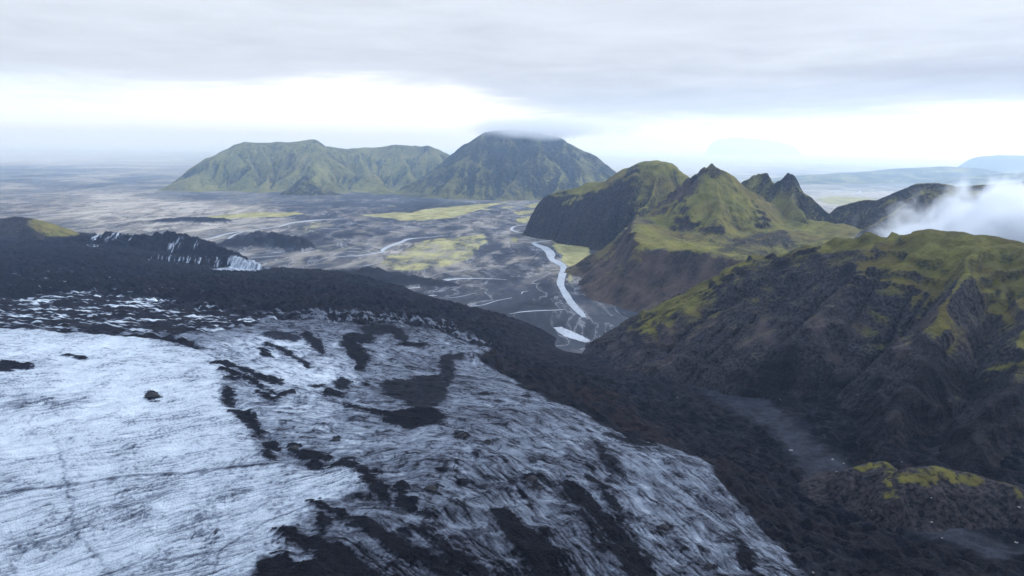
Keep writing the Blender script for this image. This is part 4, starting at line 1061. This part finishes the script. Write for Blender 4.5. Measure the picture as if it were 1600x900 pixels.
land('hill', 'low dark hill with a yellow sunlit flank standing behind the glacier snout', 'hill', M_MID, (-3300, -1500, 2500, 3700), 7.0,
     [dict(v=[(-160, 356, 2950, 130, 180), (-40, 345, 3000, 150, 210), (20, 338, 3000, 170, 230), (38, 338, 3000, 180, 230), (55, 341, 3010, 170, 220), (78, 350, 3020, 130, 160), (104, 362, 3000, 80, 90)], k=1.0, z0=0),
      dict(v=[(35, 340, 2980, 70, 70), (48, 355, 2860, 80, 80), (60, 372, 2740, 60, 60)], k=1.0, z0=0)],
     381, K=0.045, its=8, warp=(18, 90), rough=(8, 60), moss=lambda c: c['m'] + 0.25 * c['n'], ctrl=[(20, 346, -.1), (50, 360, -.1), (35, 341, .2), (60, 344, .85), (82, 353, .9), (96, 360, .7), (10, 360, -.2), (-60, 350, .0)],  # high moss values paint the sunlit side of the hill yellow
     tone=lambda c: 0.1 + 0.3 * c['n'], fine=(2, 14))

# far low country on the other side of the jagged ridge
land('hill', 'low grey-green plateau far beyond the jagged ridge', 'hill', M_FAR, (2300, 6800, 7300, 12500), 26.0,
     [dict(v=[(1235, 283, 8500, 400, 500), (1290, 274, 9000, 700, 700), (1350, 270, 9300, 900, 800), (1420, 263, 9500, 900, 900), (1480, 260, 9600, 900, 900), (1515, 262, 9600, 600, 700), (1528, 272, 9500, 300, 400)], k=1.8, z0=0)],
     401, K=0.05, its=6, warp=(140, 600), rough=(16, 420), moss=lambda c: 0.45 + 0.6 * c['n'], tone=lambda c: 0.35 + 0.5 * c['n'], fine=(5, 90), base=-2)
land('hill', 'flat-topped dark bluff far away at the edge of the view', 'hill', M_FAR, (6300, 12500, 9500, 14500), 34.0,
     [dict(v=[(1522, 252, 12000, 250, 500), (1536, 244, 12000, 350, 700), (1560, 242, 12000, 500, 900), (1600, 243, 12000, 700, 900), (1700, 240, 12000, 800, 900), (1850, 244, 12000, 800, 900)], k=1.9, z0=0)],
     411, K=0.05, its=6, warp=(120, 600), rough=(18, 420), moss=lambda c: 0.3 + 0.5 * c['n'], tone=lambda c: 0.3 + 0.5 * c['n'], fine=(5, 90), base=-2)
land('hill', 'low grassy rise below the flat-topped far bluff', 'hill', M_FAR, (4700, 9000, 6300, 9800), 24.0,
     [dict(v=[(1470, 290, 7600, 300, 400), (1530, 277, 7900, 600, 600), (1580, 270, 8000, 700, 700), (1650, 268, 8000, 800, 700), (1800, 275, 8000, 800, 700)], k=1.6, z0=0)],
     421, K=0.05, its=6, warp=(110, 500), rough=(12, 360), moss=lambda c: 0.5 + 0.6 * c['n'], tone=lambda c: 0.4 + 0.5 * c['n'], fine=(5, 80), base=-2)
land('mountain', 'pale blue table mountain faint on the horizon', 'mountain', M_FAR, (5500, 18000, 26000, 35000), 90.0,
     [dict(v=[(1112, 219, 30000, 200, 400), (1122, 216.5, 30000, 400, 700), (1150, 214, 30200, 600, 1000), (1190, 217, 30300, 600, 1000), (1222, 222, 30500, 400, 700), (1236, 225, 30500, 300, 500)], k=1.8, z0=0)],
     431, K=0.03, its=5, warp=(180, 900), rough=(24, 700), moss=lambda c: 0.4 + 0.4 * c['n'], tone=lambda c: 0.3 + 0.5 * c['n'], fine=(6, 150), base=-2)

# mossy knolls on the valley floor below the near hill
def knoll_moss(c):
    return 0.15 + 0.75 * sstep(c['z'] + 6 * c['n'], c['_lo'], c['_lo'] + 9) * (1 - sstep(c['slope'], 0.7, 1.2)) + 0.35 * c['n']


for (pts, lab, lo, sd_) in [
    ([(1330, 735, 600, 18, 30), (1365, 722, 605, 26, 40), (1385, 722, 600, 28, 42), (1398, 745, 570, 24, 34), (1405, 775, 540, 16, 24)], 'low bare knoll with yellow-green moss on its top beside the gravel wash', 122, 501),
    ([(1408, 745, 560, 18, 34), (1425, 731, 570, 26, 50), (1460, 729, 575, 30, 56), (1500, 737, 570, 30, 56), (1540, 746, 560, 28, 52), (1580, 756, 548, 22, 42), (1600, 775, 530, 14, 24)], 'long dark knoll with mossy crown at the foot of the near hill', 126, 521)]:
    V0 = np.array([at_depth(a, b, c) for a, b, c, _, _ in pts])
    bx = (V0[:, 0].min() - 70, V0[:, 0].max() + 70, V0[:, 1].min() - 80, V0[:, 1].max() + 70)
    top = V0[:, 2].max()
    def km(c, top=top):
        return 0.55 * sstep(c['z'] + 7 * c['n'], top - 9, top - 2) + 0.85 * c['n'] - 0.08 - 0.3 * sstep(c['slope'], 0.5, 1.0)
    land('hill', lab, 'knoll', M_NEAR, bx, 1.5, [dict(v=pts, k=1.7, z0=top - 30)], sd_, K=0.03, its=6, warp=(7, 26), rough=(3, 18), moss=km, tone=lambda c: 0.15 + 0.4 * c['n'], fine=(0.6, 4), base=top - 40, cut=top - 60)

# ------------------------------------------------------------------ AIR
def volume_box(name, lo, hi, label, category, build):
    m = bpy.data.materials.new(name); m.use_nodes = True
    g = NT(m.node_tree); build(g)
    v = [(x, y, z) for x in (lo[0], hi[0]) for y in (lo[1], hi[1]) for z in (lo[2], hi[2])]
    c = [(a + b) / 2 for a, b in zip(lo, hi)]
    v = [tuple(p[i] - c[i] for i in range(3)) for p in v]
    q = [(0, 1, 3, 2), (4, 6, 7, 5), (0, 4, 5, 1), (2, 3, 7, 6), (0, 2, 6, 4), (1, 5, 7, 3)]
    o = mesh_ob(name, v, q, m, smooth=False); o.location = c
    describe(o, label, category, 'stuff')
    return o


def air(col, dens, aniso):
    def build(g):
        pv = g.n('ShaderNodeVolumePrincipled')
        pv.inputs['Color'].default_value = (*col, 1); pv.inputs['Density'].default_value = dens
        pv.inputs['Absorption Color'].default_value = (1, 1, 1, 1); pv.inputs['Anisotropy'].default_value = aniso
        out = g.n('ShaderNodeOutputMaterial'); g.l(pv.outputs[0], out.inputs['Volume'])
    return build


volume_box('haze', (-130000, -6000, -60), (130000, 165000, 930), 'thin blue haze filling the air over the whole valley', 'haze', air((0.45, 0.65, 1.0), 4.2e-5, 0.6))
volume_box('mist', (-120000, 4300, -55), (120000, 160000, 900), 'pale sea mist lying over the far plain and the coast', 'mist', air((0.60, 0.82, 1.0), 0.75e-4, 0.6))


def fog(dens, nscale, seed, shape, soft=1.0, aniso=0.3):
    def build(g):
        tc = g.n('ShaderNodeTexCoord')
        mp = g.n('ShaderNodeMapping'); mp.inputs['Location'].default_value = (-1, -1, -1); mp.inputs['Scale'].default_value = (2, 2, 2)
        g.l(tc.outputs['Generated'], mp.inputs[0])
        sp = g.n('ShaderNodeSeparateXYZ'); g.l(mp.outputs[0], sp.inputs[0])
        f = shape(g, *sp.outputs)
        of = g.n('ShaderNodeMapping'); of.inputs['Location'].default_value = (seed, seed * 2, 0); g.l(tc.outputs['Object'], of.inputs[0])
        n1 = g.noise(of.outputs[0], nscale, 5, 0.55, 0.5)
        k = g.m('ADD', f, g.m('MULTIPLY', g.m('SUBTRACT', n1, 0.5), soft))
        k = g.ss(k, 0.0, 0.6)
        pv = g.n('ShaderNodeVolumePrincipled'); pv.inputs['Color'].default_value = (0.86, 0.88, 0.92, 1)
        pv.inputs['Anisotropy'].default_value = aniso
        g.l(g.m('MULTIPLY', k, dens), pv.inputs['Density'])
        out = g.n('ShaderNodeOutputMaterial'); g.l(pv.outputs[0], out.inputs['Volume'])
    return build


def wedge(g, x, y, z):
    # thin and low at its tip, thicker and higher to the right
    top = g.m('ADD', -0.42, g.m('MULTIPLY', g.ss(x, -1.05, -0.3), 0.85))
    v = g.m('SUBTRACT', top, z)
    v = g.m('MINIMUM', g.m('MULTIPLY', v, 1.1), g.m('MULTIPLY', g.m('ADD', z, 1.02), 2.5))
    v = g.m('MINIMUM', v, g.m('MULTIPLY', g.m('ADD', x, 1.0), 3.2))
    v = g.m('MINIMUM', v, g.m('MULTIPLY', g.m('SUBTRACT', 1.0, x), 3))
    v = g.m('MINIMUM', v, g.m('SUBTRACT', 0.95, g.m('ABSOLUTE', y)))
    return g.m('SUBTRACT', v, 0.12)


def lens(g, x, y, z):
    r = g.m('SQRT', g.m('ADD', g.m('ADD', g.m('MULTIPLY', x, x), g.m('MULTIPLY', y, y)), g.m('MULTIPLY', z, z)))
    return g.m('MULTIPLY', g.m('SUBTRACT', 0.85, r), 1.3)


volume_box('fog', (725, 1175, 225), (1450, 1490, 460), 'white fog bank drifting over the crest of the near dark hill', 'fog', fog(0.034, 0.017, 3.0, wedge, 1.7))
a = at_depth(690, 215, 5900); b = at_depth(990, 215, 6400)
volume_box('cloud', (a[0], 5400, 440), (b[0] + 50, 6900, 690), 'soft white cloud cap on the summit of the cone-shaped mountain', 'cloud', fog(0.0050, 0.0020, 11.0, lens, 1.9, 0.6))

# ------------------------------------------------------------------ BOULDERS AND DEBRIS CONES
M_PALE = mat_stone('pale_boulder_stone', (0.14, 0.135, 0.14), (0.30, 0.29, 0.285))
M_DARKST = mat_stone('black_debris', (0.010, 0.010, 0.012), (0.030, 0.028, 0.030))


def rock(name, loc, size, mat, seed, squash=0.6, cone=0.0):
    bm = bmesh.new(); bmesh.ops.create_icosphere(bm, subdivisions=4, radius=1)
    rs = random.Random(seed); planes = [(Vector((rs.gauss(0, 1), rs.gauss(0, 1), rs.gauss(0, .7))).normalized(), rs.uniform(.55, .9)) for _ in range(12)]
    co = np.array([v.co for v in bm.verts])
    n = fbm(co[:, 0] * 1.4 + seed, co[:, 1] * 1.4 + co[:, 2] * 1.1, seed, 4)
    for v, nn in zip(bm.verts, n):
        p = v.co.copy()
        for nrm, d in planes:
            k = p.dot(nrm) - d
            if k > 0: p -= nrm * k * 0.85
        p *= 1 + 0.28 * float(nn)
        if cone: p.z = max(p.z, -0.25); r = math.hypot(p.x, p.y); p.z += cone * max(0, 1 - r) ** 1.2
        v.co = Vector((p.x * size[0], p.y * size[1], p.z * size[2] * squash))
    me = bpy.data.meshes.new(name); bm.to_mesh(me); bm.free()
    for p in me.polygons: p.use_smooth = False
    me.materials.append(mat)
    o = bpy.data.objects.new(name, me); COL.objects.link(o); o.location = loc; o.rotation_euler = (0, 0, rs.uniform(0, 6))
    return o


# height of what is really there: sample the finished meshes from above
dg = bpy.context.evaluated_depsgraph_get(); dg.update()


def drop_px(px, py):
    d = Vector(ray(px, py)).normalized()
    o = Vector((0, 0, CAM_H)); t = 0
    for _ in range(12):
        ok, p, nrm, _, ob, _ = S.ray_cast(dg, o, d)
        if not ok: return None
        if ob.name.split('.')[0] in ('haze', 'fog', 'cloud'):
            o = p + d * 0.5; continue
        return p
    return None


BOULD = [(1236, 704, 5.5, 'pale flat boulder on black rubble left of the grey gravel wash'), (1301, 718, 4.0, 'pale boulder on the rubble bank where the gravel wash meets the low bare knoll'), (1318, 724, 2.6, 'small pale boulder just right of the boulder where the wash meets the knoll'),
         (1588, 848, 3.6, 'bright pale boulder alone on the dark slope at the edge of view'), (1592, 793, 3.2, 'pale boulder below the long mossy knoll, at the edge of view'), (1456, 816, 3.0, 'pale boulder on the gravel slope below the mossy knoll'),
         (1409, 722, 2.0, 'small pale boulder in the gap between the two mossy knolls'), (1455, 778, 2.0, 'small pale stone at the base of the long dark knoll'), (1472, 841, 2.2, 'small pale stone on black rubble below the gravel slope'),
         (1307, 737, 2.0, 'small pale stone just below the boulder where the wash meets the knoll'), (1270, 895, 2.4, 'pale stone beside the corner of the grey ice edge'), (1362, 798, 2.0, 'small pale stone on black rubble under the low bare knoll'),
         (1340, 617, 2.2, 'single bright stone high on the black cliff foot'), (1219, 625, 2.2, 'pale stone at the upper end of the gravel wash'), (1010, 580, 2.6, 'pale stone on black moraine in front of the spur'), (905, 546, 4.5, 'pale block on black rubble beside the meltwater pool'),
         (1058, 622, 2.6, 'small pale boulder in the middle of the black moraine'), (1002, 593, 2.4, 'pale stone on the moraine below the cliff spur')]
for i, (px, py, s, lab) in enumerate(BOULD):
    p = drop_px(px, py)
    if p is None: continue
    o = rock('boulder', (p.x, p.y, p.z + 0.08 * s), (s * .42, s * .34, s * .34), M_PALE, 600 + i)
    describe(o, lab, 'boulder', group='pale boulders on the moraine')

CONES = [(237, 619, 9.5, 'lone black debris mound standing on the clean white ice'), (722, 681, 8, 'black debris mound where the cracks of the grey ice meet'), (830, 749, 6.5, 'round black debris mound on grey ice, larger of a close pair'),
         (843, 762, 4, 'small black debris mound, lesser of a close pair on grey ice'), (1037, 824, 5, 'small black debris mound on the ribbed grey ice near the ice edge'), (762, 693, 4, 'small black debris mound right of where the cracks meet'),
         (459, 701, 7, 'black debris mound beside the jagged edge of the white ice'), (1108, 884, 4, 'black debris mound on dirty ice near the bottom corner of the glacier'), (672, 763, 7, 'low black debris mound left of the large ash hollow'), (524, 687, 4, 'tiny black debris mound on the bright streaked ice')]
for i, (px, py, s, lab) in enumerate(CONES):
    p = drop_px(px, py)
    if p is None: continue
    o = rock('debris_mound', (p.x, p.y, p.z - 0.05 * s), (s * .75, s * .7, s * .6), M_DARKST, 700 + i, 0.55, 0.5)
    describe(o, lab, 'mound', group='black debris mounds on the ice')
